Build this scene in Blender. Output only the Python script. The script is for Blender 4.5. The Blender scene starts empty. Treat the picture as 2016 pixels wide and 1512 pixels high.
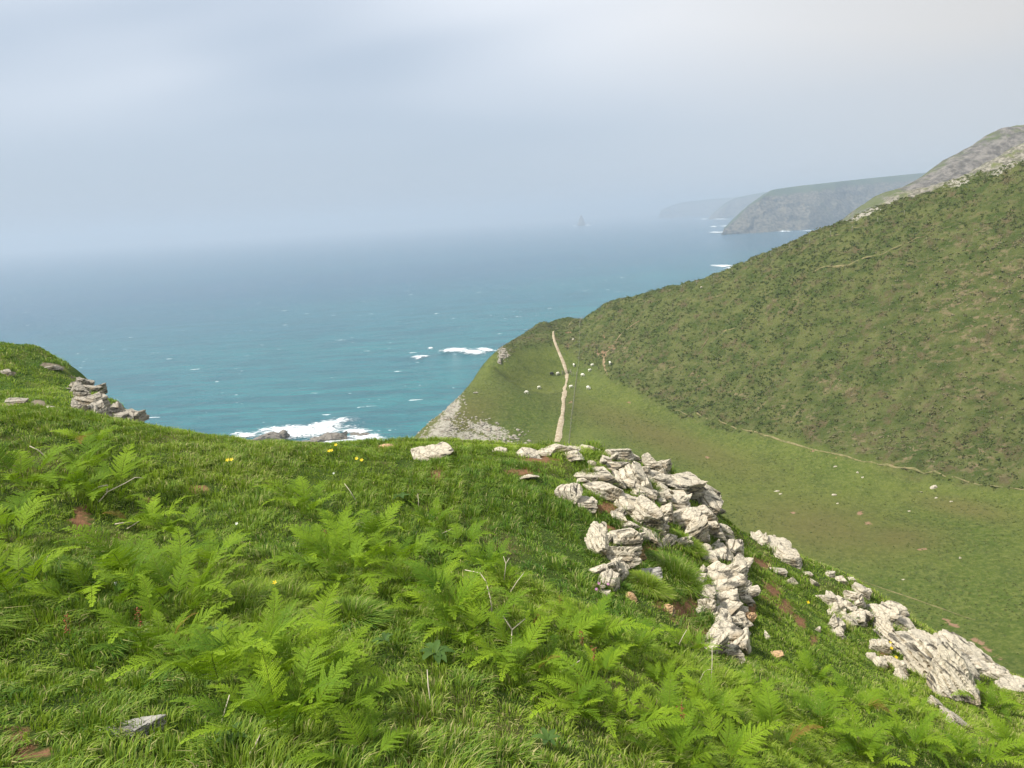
import bpy, bmesh, math, random
import numpy as np
from mathutils import Vector, Matrix, Euler
random.seed(7)
RS = np.random.RandomState(11)
sc = bpy.context.scene
COL = sc.collection
rad = math.radians

# ------------------------------------------------------------------ camera
EYE = np.array([0.0, 0.0, 75.0])          # sea level is z = 0
FPX = 1440.0
PITCH, ROLL = rad(12.80), rad(3.32)
_F = np.array([0, math.cos(PITCH), -math.sin(PITCH)])
_U0 = np.array([0, math.sin(PITCH), math.cos(PITCH)])
_R0 = np.array([1.0, 0, 0])
_R = _R0 * math.cos(ROLL) - _U0 * math.sin(ROLL)
_U = _U0 * math.cos(ROLL) + _R0 * math.sin(ROLL)

def ray(px, py):
    d = _F * FPX + _R * (px - 1008) + _U * (756 - py)
    return d / np.linalg.norm(d)

def at(px, py, t):
    return EYE + ray(px, py) * t

def at_z(px, py, z):                       # z relative to the eye
    d = ray(px, py)
    return EYE + d * (z / d[2])

def to_px(X, Y, Z):
    dx, dy, dz = X - EYE[0], Y - EYE[1], Z - EYE[2]
    f = dx * _F[0] + dy * _F[1] + dz * _F[2]
    f = np.where(f < 0.01, 0.01, f)
    r = dx * _R[0] + dy * _R[1] + dz * _R[2]
    u = dx * _U[0] + dy * _U[1] + dz * _U[2]
    return 1008 + FPX * r / f, 756 - FPX * u / f

cam_d = bpy.data.cameras.new('camera')
cam = bpy.data.objects.new('camera', cam_d)
COL.objects.link(cam)
cam_d.sensor_width = 36; cam_d.lens = 36 * FPX / 2016
cam_d.clip_start = 0.05; cam_d.clip_end = 60000
m = Matrix(((_R[0], _U[0], -_F[0], EYE[0]), (_R[1], _U[1], -_F[1], EYE[1]), (_R[2], _U[2], -_F[2], EYE[2]), (0, 0, 0, 1)))
cam.matrix_world = m
sc.camera = cam

# ------------------------------------------------------------------ noise
def _hash(ix, iy, iz, seed):
    h = (ix.astype(np.int64) * 374761393 + iy.astype(np.int64) * 668265263 + iz.astype(np.int64) * 2147483647 + seed * 1442695041) & 0xffffffff
    h = ((h ^ (h >> 13)) * 1274126177) & 0xffffffff
    h = (h ^ (h >> 16)) & 0xffffff
    return h / float(0xffffff)

def vnoise(x, y, z=None, seed=0):
    x = np.asarray(x, float); y = np.asarray(y, float)
    z = np.zeros_like(x) if z is None else np.asarray(z, float)
    x0, y0, z0 = np.floor(x), np.floor(y), np.floor(z)
    fx, fy, fz = x - x0, y - y0, z - z0
    fx, fy, fz = [f * f * f * (f * (f * 6 - 15) + 10) for f in (fx, fy, fz)]
    r = 0
    for i in (0, 1):
        for j in (0, 1):
            for k in (0, 1):
                w = (fx if i else 1 - fx) * (fy if j else 1 - fy) * (fz if k else 1 - fz)
                r = r + w * _hash(x0 + i, y0 + j, z0 + k, seed)
    return r * 2 - 1

def fbm(x, y, z=None, seed=0, oct=4, gain=0.5):
    a, s, n = 1.0, 0, 0
    x = np.asarray(x, float); y = np.asarray(y, float)
    z = np.zeros_like(x) if z is None else np.asarray(z, float)
    for o in range(oct):
        c, q = math.cos(0.6 * o), math.sin(0.6 * o)
        f = 2.03 ** o
        s = s + a * vnoise((x * c - y * q) * f, (x * q + y * c) * f, z * f + 7.3 * o, seed + o)
        n += a; a *= gain
    return s / n

def sstep(a, b, x):
    t = np.clip((x - a) / (b - a), 0, 1)
    return t * t * (3 - 2 * t)

class RBF:
    def __init__(s, pts, reg=1e-3):
        p = np.array(pts, float); s.c = p[:, :2].copy(); z = p[:, 2]
        s.mu = s.c.mean(0); s.sc = s.c.std() + 1e-9
        q = (s.c - s.mu) / s.sc; s.q = q
        n = len(q)
        A = s.k(np.linalg.norm(q[:, None] - q[None], axis=2)) + np.eye(n) * reg
        P = np.c_[np.ones(n), q]
        M = np.block([[A, P], [P.T, np.zeros((3, 3))]])
        w = np.linalg.solve(M, np.r_[z, np.zeros(3)])
        s.w, s.a = w[:n], w[n:]
    def k(s, r):
        return np.where(r > 1e-9, r * r * np.log(np.maximum(r, 1e-9)), 0)
    def __call__(s, x, y):
        x = np.asarray(x, float); sh = x.shape
        xy = np.c_[x.ravel(), np.asarray(y, float).ravel()]
        out = np.empty(len(xy))
        for i in range(0, len(xy), 40000):
            q = (xy[i:i + 40000] - s.mu) / s.sc
            r2 = ((q[:, None, 0] - s.q[None, :, 0]) ** 2 + (q[:, None, 1] - s.q[None, :, 1]) ** 2)
            out[i:i + 40000] = (0.5 * r2 * np.log(np.maximum(r2, 1e-18))) @ s.w + s.a[0] + q @ s.a[1:]
        return out.reshape(sh)

# ------------------------------------------------------------------ object helpers
def tag(o, label=None, cat=None, group=None, kind=None):
    if label: o['label'] = label
    if cat: o['category'] = cat
    if group: o['group'] = group
    if kind: o['kind'] = kind
    return o

def mesh_np(name, V, faces, mat=None, parent=None, smooth=True, attrs=None, link=True):
    """faces: list of arrays (n,3) or (n,4)"""
    me = bpy.data.meshes.new(name)
    V = np.asarray(V, np.float32)
    faces = [np.asarray(f, np.int32) for f in faces if len(f)]
    nl = sum(f.size for f in faces); nf = sum(len(f) for f in faces)
    me.vertices.add(len(V)); me.vertices.foreach_set('co', V.ravel())
    me.loops.add(nl); me.loops.foreach_set('vertex_index', np.concatenate([f.ravel() for f in faces]))
    me.polygons.add(nf)
    st = []; s = 0
    for f in faces:
        k = f.shape[1]; st.append(s + np.arange(len(f)) * k); s += f.size
    me.polygons.foreach_set('loop_start', np.concatenate(st).astype(np.int32))
    me.polygons.foreach_set('use_smooth', np.full(nf, bool(smooth)))
    me.update(calc_edges=True)
    if attrs:
        for k, a in attrs.items():
            a = np.asarray(a, np.float32)
            if a.ndim == 1:
                at_ = me.attributes.new(k, 'FLOAT', 'POINT'); at_.data.foreach_set('value', a)
            else:
                at_ = me.attributes.new(k, 'FLOAT_COLOR', 'POINT'); at_.data.foreach_set('color', a.ravel())
    if mat: me.materials.append(mat)
    if not link: return me
    o = bpy.data.objects.new(name, me); COL.objects.link(o)
    if parent: o.parent = parent
    return o

def obj(name, me, parent=None, loc=None, rot=None, scale=None):
    o = bpy.data.objects.new(name, me); COL.objects.link(o)
    if parent: o.parent = parent
    if loc is not None: o.location = loc
    if rot is not None: o.rotation_euler = rot
    if scale is not None: o.scale = scale
    return o

def empty(name, loc, rz=0):
    o = bpy.data.objects.new(name, None); COL.objects.link(o)
    o.location = [float(v) for v in loc]; o.rotation_euler = (0, 0, rz); o.empty_display_size = 0.2
    return o

def grid_faces(nx, ny):
    i = np.arange(nx - 1)[None, :] + np.arange(ny - 1)[:, None] * nx
    i = i.ravel()
    return np.c_[i, i + 1, i + nx + 1, i + nx]

def tube(pts, r0, r1=None, n=6):
    r1 = r0 if r1 is None else r1
    pts = [np.asarray(p, float) for p in pts]
    V = []; F = []
    for i, p in enumerate(pts):
        a = pts[max(i - 1, 0)]; b = pts[min(i + 1, len(pts) - 1)]
        d = b - a; d /= np.linalg.norm(d) + 1e-9
        u = np.cross(d, [0.13, 0.2, 0.97]); u /= np.linalg.norm(u) + 1e-9; v = np.cross(d, u)
        r = r0 + (r1 - r0) * i / max(1, len(pts) - 1)
        for k in range(n):
            an = 2 * math.pi * k / n
            V.append(p + r * (u * math.cos(an) + v * math.sin(an)))
    for i in range(len(pts) - 1):
        for k in range(n):
            F.append((i * n + k, i * n + (k + 1) % n, (i + 1) * n + (k + 1) % n, (i + 1) * n + k))
    V.append(pts[0]); V.append(pts[-1]); T = []
    for k in range(n):
        T.append((len(V) - 2, (k + 1) % n, k)); T.append((len(V) - 1, (len(pts) - 1) * n + k, (len(pts) - 1) * n + (k + 1) % n))
    return np.array(V), np.array(F), np.array(T)

class MB:                                  # gathers pieces of one part
    def __init__(s): s.V = []; s.Q = []; s.T = []; s.n = 0
    def add(s, V, Q=None, T=None):
        if Q is not None and len(Q): s.Q.append(np.asarray(Q) + s.n)
        if T is not None and len(T): s.T.append(np.asarray(T) + s.n)
        s.V.append(np.asarray(V)); s.n += len(V); return s
    def tube(s, *a, **k):
        V, Q, T = tube(*a, **k); return s.add(V, Q, T)
    def build(s, name, mat, parent=None, smooth=True, link=True):
        fs = []
        if s.Q: fs.append(np.concatenate(s.Q))
        if s.T: fs.append(np.concatenate(s.T))
        return mesh_np(name, np.concatenate(s.V), fs, mat, parent, smooth, link=link)

# ------------------------------------------------------------------ materials
class NT:
    def __init__(s, name, world=False):
        if world:
            s.m = bpy.data.worlds.new(name)
        else:
            s.m = bpy.data.materials.new(name)
        s.m.use_nodes = True; s.t = s.m.node_tree; s.t.nodes.clear()
    def n(s, typ, **kw):
        nd = s.t.nodes.new(typ); ins = kw.pop('ins', {})
        for k, v in kw.items(): setattr(nd, k, v)
        for k, v in ins.items():
            if isinstance(v, bpy.types.NodeSocket): s.t.links.new(v, nd.inputs[k])
            else:
                if isinstance(v, (tuple, list)) and len(v) == 3 and nd.inputs[k].type == 'RGBA': v = (*v, 1)
                nd.inputs[k].default_value = v
        return nd
    def math(s, op, a, b=0.0, c=0.0, clamp=False):
        nd = s.n('ShaderNodeMath', operation=op, use_clamp=clamp)
        for i, v in enumerate((a, b, c)):
            if isinstance(v, bpy.types.NodeSocket): s.t.links.new(v, nd.inputs[i])
            else: nd.inputs[i].default_value = v
        return nd.outputs[0]
    def mix(s, f, a, b, blend='MIX'):
        nd = s.n('ShaderNodeMix', data_type='RGBA', blend_type=blend)
        for i, v in ((0, f), (6, a), (7, b)):
            if isinstance(v, bpy.types.NodeSocket): s.t.links.new(v, nd.inputs[i])
            else: nd.inputs[i].default_value = v if i == 0 else (*v[:3], 1)
        return nd.outputs[2]
    def noise(s, vec, scale, detail=4, rough=0.55, dist=0.0):
        return s.n('ShaderNodeTexNoise', ins={'Vector': vec, 'Scale': scale, 'Detail': detail, 'Roughness': rough, 'Distortion': dist}).outputs[0]
    def pos(s): return s.n('ShaderNodeNewGeometry').outputs['Position']
    def ramp(s, f, lo, hi, a=0.0, b=1.0):
        return s.n('ShaderNodeMapRange', interpolation_type='SMOOTHSTEP', ins={'Value': f, 'From Min': lo, 'From Max': hi, 'To Min': a, 'To Max': b}).outputs[0]
    def attr(s, name): return s.n('ShaderNodeAttribute', attribute_name=name)
    def map(s, vec, scale=(1, 1, 1), rot=(0, 0, 0), loc=(0, 0, 0)):
        return s.n('ShaderNodeMapping', ins={'Vector': vec, 'Scale': scale, 'Rotation': rot, 'Location': loc}).outputs[0]
    def bump(s, h, strength=0.5, dist=0.1, normal=None):
        ins = {'Height': h, 'Strength': strength, 'Distance': dist}
        if normal is not None: ins['Normal'] = normal
        return s.n('ShaderNodeBump', ins=ins).outputs[0]
    def bsdf(s, col, rough=0.8, normal=None, spec=0.3, **kw):
        ins = {'Base Color': col, 'Roughness': rough, 'Specular IOR Level': spec}
        if normal is not None: ins['Normal'] = normal
        ins.update(kw)
        return s.n('ShaderNodeBsdfPrincipled', ins=ins).outputs[0]
    def out(s, sh, **k):
        s.n('ShaderNodeOutputMaterial', ins={'Surface': sh}); return s.m

def flat_mat(name, col, rough=0.8, var=0.25, scale=30.0, spec=0.3):
    t = NT(name); p = t.n('ShaderNodeTexCoord').outputs['Object']
    n = t.noise(p, scale, 3)
    c = t.mix(n, [v * (1 - var) for v in col], [min(1, v * (1 + var)) for v in col])
    return t.out(t.bsdf(c, rough, spec=spec))

def leaf_mat(name, c_lo, c_hi, straw, trans=0.35):
    """colour from the 'tint' attribute: x = dark..light green, y = dryness"""
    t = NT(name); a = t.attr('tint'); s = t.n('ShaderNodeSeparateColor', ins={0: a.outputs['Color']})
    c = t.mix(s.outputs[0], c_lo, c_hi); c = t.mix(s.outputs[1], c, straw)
    b = t.bsdf(c, 0.6, spec=0.18)
    tr = t.n('ShaderNodeBsdfTranslucent', ins={'Color': t.mix(0.5, c, (0.30, 0.42, 0.02))}).outputs[0]
    mx = t.n('ShaderNodeMixShader', ins={0: trans, 1: b, 2: tr}).outputs[0]
    return t.out(mx)

M_GRASS = leaf_mat('grass_blades', (0.042, 0.142, 0.010), (0.33, 0.45, 0.036), (0.50, 0.44, 0.20), 0.34)
M_SCRUB = leaf_mat('scrub_leaves', (0.062, 0.092, 0.020), (0.125, 0.150, 0.042), (0.25, 0.20, 0.125), 0.15)

def fern_mat():
    t = NT('fern_leaf'); a = t.attr('tint'); s = t.n('ShaderNodeSeparateColor', ins={0: a.outputs['Color']})
    r = t.n('ShaderNodeObjectInfo').outputs['Random']
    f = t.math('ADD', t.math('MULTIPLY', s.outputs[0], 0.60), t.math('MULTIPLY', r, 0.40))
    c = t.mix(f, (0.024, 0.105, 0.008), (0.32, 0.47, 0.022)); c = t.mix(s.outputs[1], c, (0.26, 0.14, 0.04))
    b = t.bsdf(c, 0.6, spec=0.15)
    tr = t.n('ShaderNodeBsdfTranslucent', ins={'Color': t.mix(0.5, c, (0.30, 0.48, 0.01))}).outputs[0]
    return t.out(t.n('ShaderNodeMixShader', ins={0: 0.33, 1: b, 2: tr}).outputs[0])
M_FERN = fern_mat()

def rock_mat(name, pale=(0.58, 0.515, 0.395), grey=(0.27, 0.25, 0.205), dark=(0.06, 0.055, 0.045), warm=(0.42, 0.31, 0.18), sc_=1.0, warmth=0.5, tilt=(0.25, 0.35, 0)):
    t = NT(name); p = t.n('ShaderNodeTexCoord').outputs['Object']
    ps = t.map(p, (sc_ * 1.6, sc_ * 1.6, sc_ * 7.0), tilt)
    n1 = t.noise(p, 2.2 * sc_, 6, 0.6); n2 = t.noise(ps, 2.4, 8, 0.62, 0.6); n3 = t.noise(p, 13 * sc_, 5, 0.65); n4 = t.noise(p, 40 * sc_, 4, 0.6)
    c = t.mix(t.math('MULTIPLY', t.ramp(n1, 0.48, 0.68), 0.8), pale, grey)
    c = t.mix(t.math('MULTIPLY', t.ramp(n3, 0.52, 0.72), 0.55), c, grey)
    c = t.mix(t.math('MULTIPLY', t.ramp(t.noise(p, 3.1 * sc_, 3), 0.53, 0.68), warmth), c, warm)
    v = t.n('ShaderNodeTexVoronoi', feature='DISTANCE_TO_EDGE', ins={'Vector': t.map(t.n('ShaderNodeVectorMath', operation='ADD', ins={0: p, 1: t.n('ShaderNodeTexNoise', ins={'Vector': p, 'Scale': 4.0 * sc_}).outputs[1]}).outputs[0], (sc_ * 2, sc_ * 2, sc_ * 6), tilt), 'Scale': 1.5}).outputs[0]
    crack = t.ramp(v, 0.015, 0.05, 1, 0)
    c = t.mix(t.math('MULTIPLY', crack, 0.22), c, dark)
    c = t.mix(t.math('MULTIPLY', t.ramp(n2, 0.52, 0.61), 0.9), c, dark)
    c = t.mix(t.math('MULTIPLY', t.ramp(n4, 0.58, 0.7), 0.5), c, dark)
    h = t.math('ADD', t.math('MULTIPLY', n2, 1.0), t.math('ADD', t.math('MULTIPLY', n3, 0.5), t.math('MULTIPLY', n4, 0.25)))
    h = t.math('SUBTRACT', h, t.math('MULTIPLY', crack, 0.25))
    return t.out(t.bsdf(c, 0.85, t.bump(h, 0.7, 0.06 / sc_), 0.25))
M_ROCK = rock_mat('limestone')
M_ROCK_TAN = rock_mat('tan_stone', pale=(0.55, 0.36, 0.19), grey=(0.42, 0.27, 0.14), warmth=0.3)
M_ROCK_GREY = rock_mat('grey_stone', pale=(0.36, 0.34, 0.30), grey=(0.20, 0.19, 0.17), warmth=0.2)
M_ROCK_FAR = rock_mat('cliff_rock', pale=(0.40, 0.36, 0.29), sc_=0.5)
M_SEA_ROCK = rock_mat('sea_rock_stone', pale=(0.24, 0.21, 0.17), grey=(0.15, 0.13, 0.11), dark=(0.05, 0.045, 0.04), warm=(0.2, 0.16, 0.11), sc_=0.15)

def ground_mat():                          # under the grass on the headland
    t = NT('turf_soil'); p = t.pos()
    soil = t.attr('soil').outputs['Fac']; drop = t.attr('far').outputs['Fac']
    n = t.noise(p, 9, 6, 0.65); n2 = t.noise(p, 1.3, 4)
    g = t.mix(n, (0.030, 0.060, 0.010), (0.085, 0.125, 0.024))
    g = t.mix(t.ramp(n2, 0.5, 0.7), g, (0.12, 0.11, 0.04))
    s = t.mix(t.noise(p, 16, 6, 0.7), (0.12, 0.055, 0.028), (0.36, 0.20, 0.11))
    c = t.mix(t.ramp(t.math('ADD', soil, t.math('MULTIPLY', t.math('SUBTRACT', n, 0.5), 1.6)), 0.4, 0.7), g, s)
    c = t.mix(drop, c, t.mix(t.noise(p, 0.8, 6), (0.07, 0.10, 0.03), (0.25, 0.22, 0.16)))
    return t.out(t.bsdf(c, 0.95, t.bump(t.noise(p, 25, 8, 0.7), 0.8, 0.04), 0.1))

def valley_mat():
    t = NT('valley_turf'); p = t.pos()
    heath = t.attr('heath').outputs['Fac']; scree = t.attr('scree').outputs['Fac']; soil = t.attr('soil').outputs['Fac']
    brown = t.attr('brown').outputs['Fac']
    n1 = t.noise(p, 0.035, 4); n2 = t.noise(p, 0.30, 8, 0.65); n3 = t.noise(p, 1.6, 9, 0.78)
    pst = t.map(p, (0.10, 0.35, 0.5), (0, 0, rad(-28)))
    n4 = t.noise(pst, 1.0, 6, 0.65)
    g = t.mix(t.ramp(n1, 0.38, 0.62), (0.062, 0.098, 0.015), (0.105, 0.130, 0.025))
    g = t.mix(t.math('MULTIPLY', t.ramp(n2, 0.40, 0.68), 0.75), g, (0.055, 0.080, 0.017))
    g = t.mix(t.math('MULTIPLY', t.ramp(n3, 0.42, 0.62), 0.75), g, (0.155, 0.175, 0.045))
    g = t.mix(t.math('MULTIPLY', t.ramp(t.noise(p, 5.0, 6, 0.8), 0.50, 0.62), 0.55), g, (0.035, 0.060, 0.010))
    g = t.mix(t.math('MULTIPLY', brown, 0.6), g, (0.13, 0.105, 0.04))
    h = t.mix(t.ramp(n4, 0.36, 0.64), (0.055, 0.080, 0.018), (0.115, 0.128, 0.040))
    h = t.mix(t.ramp(n2, 0.52, 0.66), h, (0.105, 0.088, 0.042))
    h = t.mix(t.math('MULTIPLY', t.ramp(t.noise(pst, 2.3, 7, 0.7), 0.50, 0.64), t.math('ADD', 0.25, brown)), h, (0.20, 0.160, 0.085))
    c = t.mix(heath, g, h)
    nr = t.noise(p, 0.9, 8, 0.7)
    rk = t.mix(t.noise(p, 3.0, 5, 0.7), (0.16, 0.15, 0.12), (0.58, 0.54, 0.44))
    c = t.mix(t.ramp(t.math('ADD', scree, t.math('MULTIPLY', t.math('SUBTRACT', nr, 0.5), 1.9)), 0.52, 0.80), c, rk)
    c = t.mix(t.ramp(t.math('ADD', soil, t.math('MULTIPLY', t.math('SUBTRACT', t.noise(p, 0.9, 6, 0.7), 0.5), 2.2)), 0.45, 0.75), c, t.mix(n3, (0.22, 0.125, 0.07), (0.33, 0.22, 0.14)))
    cliff = t.attr('cliff').outputs['Fac']
    c = t.mix(cliff, c, t.mix(t.noise(p, 0.5, 8, 0.7), (0.09, 0.085, 0.07), (0.42, 0.38, 0.30)))
    hh = t.math('ADD', t.math('MULTIPLY', n2, 0.7), t.math('MULTIPLY', n3, 0.25))
    amt = t.math('ADD', 0.55, t.math('MULTIPLY', heath, 0.45))
    b = t.n('ShaderNodeBump', ins={'Height': hh, 'Strength': amt, 'Distance': 1.3}).outputs[0]
    return t.out(t.bsdf(c, 0.95, b, 0.1))

def path_mat(name, a, b_):
    t = NT(name); p = t.pos(); n = t.noise(p, 1.4, 6, 0.7)
    return t.out(t.bsdf(t.mix(t.ramp(n, 0.35, 0.65), a, b_), 0.95, t.bump(n, 0.4, 0.2), 0.1))
M_PATH = path_mat('path_dirt', (0.30, 0.235, 0.15), (0.47, 0.40, 0.285))
M_TRACK = path_mat('track_dirt', (0.12, 0.125, 0.045), (0.24, 0.20, 0.10))
M_TRACK_RED = path_mat('red_dirt', (0.17, 0.13, 0.065), (0.30, 0.22, 0.13))

def far_mat(name, gcol1, gcol2, rcol1, rcol2, s=1.0):
    t = NT(name); p = t.pos(); r = t.attr('rock').outputs['Fac']
    n = t.noise(p, 0.02 * s, 8, 0.65); n2 = t.noise(t.map(p, (0.05 * s, 0.05 * s, 0.02 * s), (0.3, 0.2, 0)), 1.0, 9, 0.7); n3 = t.noise(p, 0.15 * s, 8, 0.7)
    g = t.mix(t.ramp(n, 0.4, 0.6), gcol1, gcol2)
    rk = t.mix(t.ramp(n3, 0.38, 0.64), rcol1, rcol2)
    f = t.ramp(t.math('ADD', r, t.math('MULTIPLY', t.math('SUBTRACT', n2, 0.5), 1.4)), 0.38, 0.62)
    c = t.mix(f, g, rk)
    return t.out(t.bsdf(c, 0.95, t.bump(n3, 0.8, 4.0 / s), 0.1))

def sea_mat():
    t = NT('sea_water'); p = t.pos(); sx = t.n('ShaderNodeSeparateXYZ', ins={0: p})
    X, Y = sx.outputs[0], sx.outputs[1]
    d = t.math('SUBTRACT', t.math('MULTIPLY', Y, 1.0), t.math('MULTIPLY', X, 0.55))    # metres offshore, roughly
    f = t.ramp(d, 200, 1300)
    n = t.noise(t.map(p, (0.004, 0.010, 1), (0, 0, 0.1)), 1.0, 5, 0.6)
    f2 = t.math('ADD', f, t.math('MULTIPLY', t.math('SUBTRACT', n, 0.5), 0.9), clamp=True)
    c = t.mix(f2, (0.022, 0.215, 0.228), (0.016, 0.104, 0.190))
    reef = t.math('MULTIPLY', t.attr('reef').outputs['Fac'], 0.55)
    c = t.mix(t.ramp(t.math('ADD', reef, t.math('MULTIPLY', t.math('SUBTRACT', t.noise(p, 0.03, 5), 0.5), 1.0)), 0.35, 0.7), c, (0.028, 0.110, 0.150))
    c = t.mix(t.math('MULTIPLY', t.ramp(t.noise(t.map(p, (0.02, 0.07, 1), (0, 0, 0.12)), 1.0, 6, 0.6), 0.42, 0.62), 0.6), c, (0.008, 0.095, 0.135))
    c = t.mix(t.math('MULTIPLY', t.ramp(t.noise(t.map(p, (0.07, 0.24, 1), (0, 0, 0.1)), 1.0, 6, 0.65), 0.45, 0.62), 0.35), c, (0.010, 0.090, 0.130))
    # white horses
    w1 = t.noise(t.map(p, (0.075, 0.22, 1), (0, 0, 0.12)), 1.0, 4, 0.6)
    w2 = t.noise(t.map(p, (0.006, 0.008, 1)), 1.0, 2)
    w = t.ramp(t.math('ADD', w1, t.math('MULTIPLY', t.math('SUBTRACT', w2, 0.5), 0.10)), 0.68, 0.71)
    foam = w
    c = t.mix(foam, c, (0.8, 0.84, 0.85))
    ro = t.math('ADD', 0.16, t.math('MULTIPLY', foam, 0.6))
    b0 = t.noise(t.map(p, (0.045, 0.16, 1), (0, 0, 0.12)), 1.0, 7, 0.62)
    b1 = t.noise(t.map(p, (0.22, 0.6, 1), (0, 0, -0.2)), 1.0, 6, 0.6)
    h = t.math('ADD', t.math('MULTIPLY', b0, 2.2), t.math('MULTIPLY', b1, 0.7))
    bp = t.bump(h, 1.0, 2.4)
    return t.out(t.bsdf(c, ro, bp, 0.5, IOR=1.333))

def surf_mat():
    t = NT('surf_foam'); p = t.pos(); a = t.attr('foam').outputs['Fac']
    n = t.noise(t.map(p, (0.25, 0.5, 1), (0, 0, 0.3)), 1.0, 8, 0.72, 1.6)
    f = t.ramp(t.math('ADD', a, t.math('MULTIPLY', t.math('SUBTRACT', n, 0.5), 3.0)), 0.42, 0.85)
    b = t.bsdf(t.mix(t.noise(p, 0.6, 4), (0.72, 0.80, 0.82), (0.9, 0.92, 0.92)), 0.9, t.bump(n, 0.6, 1.0), 0.1)
    tr = t.n('ShaderNodeBsdfTransparent').outputs[0]
    return t.out(t.n('ShaderNodeMixShader', ins={0: f, 1: tr, 2: b}).outputs[0])

# ------------------------------------------------------------------ headland on which the camera stands
crest = [(-350, 850, 11), (-150, 862, 10.8), (0, 872, 10.5), (150, 874, 10.3), (280, 868, 10), (380, 872, 9.8), (480, 890, 9.5), (650, 892, 9.5), (760, 888, 9.6), (830, 880, 9.8),
         (930, 894, 9.8), (1000, 895, 9.8), (1060, 892, 10), (1180, 895, 10), (1290, 915, 10), (1360, 955, 10), (1400, 1010, 9.8),
         (1440, 1050, 10.2), (1490, 1058, 11), (1570, 1104, 11.5), (1640, 1128, 11.8), (1700, 1160, 11.8), (1760, 1200, 11.8), (1850, 1262, 12),
         (1920, 1310, 12), (2016, 1345, 12), (2200, 1400, 12.5)]
inner = [(0, 1000, 6.0), (0, 1200, 4.2), (0, 1500, 2.9), (400, 1000, 6.2), (400, 1200, 4.2), (400, 1500, 2.75), (800, 1000, 6.4), (800, 1200, 4.2),
         (800, 1500, 2.7), (1100, 1000, 7), (1100, 1200, 4.9), (1100, 1500, 3.1), (1300, 1250, 5.6), (1250, 1100, 6.9), (1400, 1400, 4.6),
         (1500, 1300, 6.8), (1600, 1400, 6), (1600, 1200, 9.3), (1750, 1350, 8.2), (1900, 1400, 8.6), (1750, 1500, 6), (2016, 1500, 7.2), (-300, 1100, 5.5), (2300, 1600, 7)]
pts = [at(*c) for c in crest] + [at(*c) for c in inner]
for c in crest:
    p = at(*c); h = ray(c[0], c[1])[:2]; h = h / np.linalg.norm(h)
    for d, dz in ((2.6, -3.0), (7, -9.5), (16, -24)):
        pts.append(np.r_[p[:2] + h * d, p[2] + dz])
for x, y, z in ((0, 0, -1.62), (0, -4, -1.5), (-6, -1, -1.35), (-9, 4, -1.6), (5, -1, -2.3), (11, 0, -3.6), (-14, -3, -1.5), (14, -4, -3.8)):
    pts.append(np.array([x, y, 75 + z]))
_FH = RBF(pts, 2e-4)

def ground_z(x, y):
    z = _FH(x, y)
    return z + 0.05 * fbm(x * 1.1, y * 1.1, seed=3, oct=3) + 0.022 * vnoise(x * 3.6, y * 3.6, seed=8)

def hit(px, py, t0=1.2, t1=18, n=700, fn=None):
    fn = fn or ground_z
    d = ray(px, py)
    for m_ in (90, 24):                    # coarse march, then a fine one inside the step
        t = np.linspace(t0, t1, m_)
        P = EYE[None] + t[:, None] * d[None]
        gap = P[:, 2] - fn(P[:, 0], P[:, 1])
        if not (gap < 0).any():            # the ray only skims the crest: take the ground under its closest point
            i = int(np.argmin(gap)); q = P[i].copy(); q[2] -= gap[i]
            return q, float(np.linalg.norm(q - EYE))
        i = int(np.argmax(gap < 0))
        t0, t1 = t[max(0, i - 1)], t[i]
    return P[i], t[i]

# bare soil patches: pixel centre, radii
soils = [(1340, 1200, 50, 35), (1375, 1250, 60, 30), (1300, 1185, 25, 22), (1400, 1270, 45, 22), (20, 1450, 70, 40), (60, 1490, 60, 30), (120, 1395, 25, 14), (0, 1215, 20, 40), (390, 962, 50, 14),
         (160, 1030, 35, 60), (1500, 1110, 30, 22), (1520, 1160, 35, 40), (1545, 1200, 25, 30), (1575, 1225, 20, 25), (1600, 1260, 14, 22), (760, 880, 40, 6), (860, 935, 35, 25), (1030, 930, 45, 14),
         (1190, 1000, 50, 20), (1210, 1035, 45, 20), (1180, 1062, 20, 10), (1290, 1080, 60, 22), (1060, 905, 60, 10), (300, 985, 25, 10), (460, 1062, 30, 8), (1480, 1200, 14, 22), (1740, 1300, 30, 30), (780, 1505, 50, 14)]
def soil_at(X, Y, Z):
    px, py = to_px(X, Y, Z); s = np.zeros_like(px)
    for cx, cy, rx, ry in soils:
        s = np.maximum(s, 0.9 * np.exp(-((px - cx) / rx / 0.85) ** 2 - ((py - cy) / ry / 0.85) ** 2))
    return s * (Y > 0.5)

xs = np.concatenate([np.arange(-26, -10, 0.4), np.arange(-10, 13, 0.07), np.arange(13, 32, 0.4)])
ys = np.concatenate([np.arange(-8, 1.0, 0.3), np.arange(1.0, 15, 0.07), np.arange(15, 36, 0.4)])
GX, GY = np.meshgrid(xs, ys)
GZ = ground_z(GX, GY)
far = sstep(2.0, 8.0, -(GZ - 75) - 4.0 - 0.25 * np.maximum(GX, 0))
GZ = GZ + far * 1.2 * fbm(GX * 0.5, GY * 0.5, GZ * 0.3, seed=21, oct=4)
GZ = np.maximum(GZ, 75 - 66)
g = mesh_np('clifftop_ground', np.c_[GX.ravel(), GY.ravel(), GZ.ravel()], [grid_faces(len(xs), len(ys))], ground_mat(),
            attrs={'soil': soil_at(GX, GY, GZ).ravel(), 'far': far.ravel()})
tag(g, kind='structure')

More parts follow.
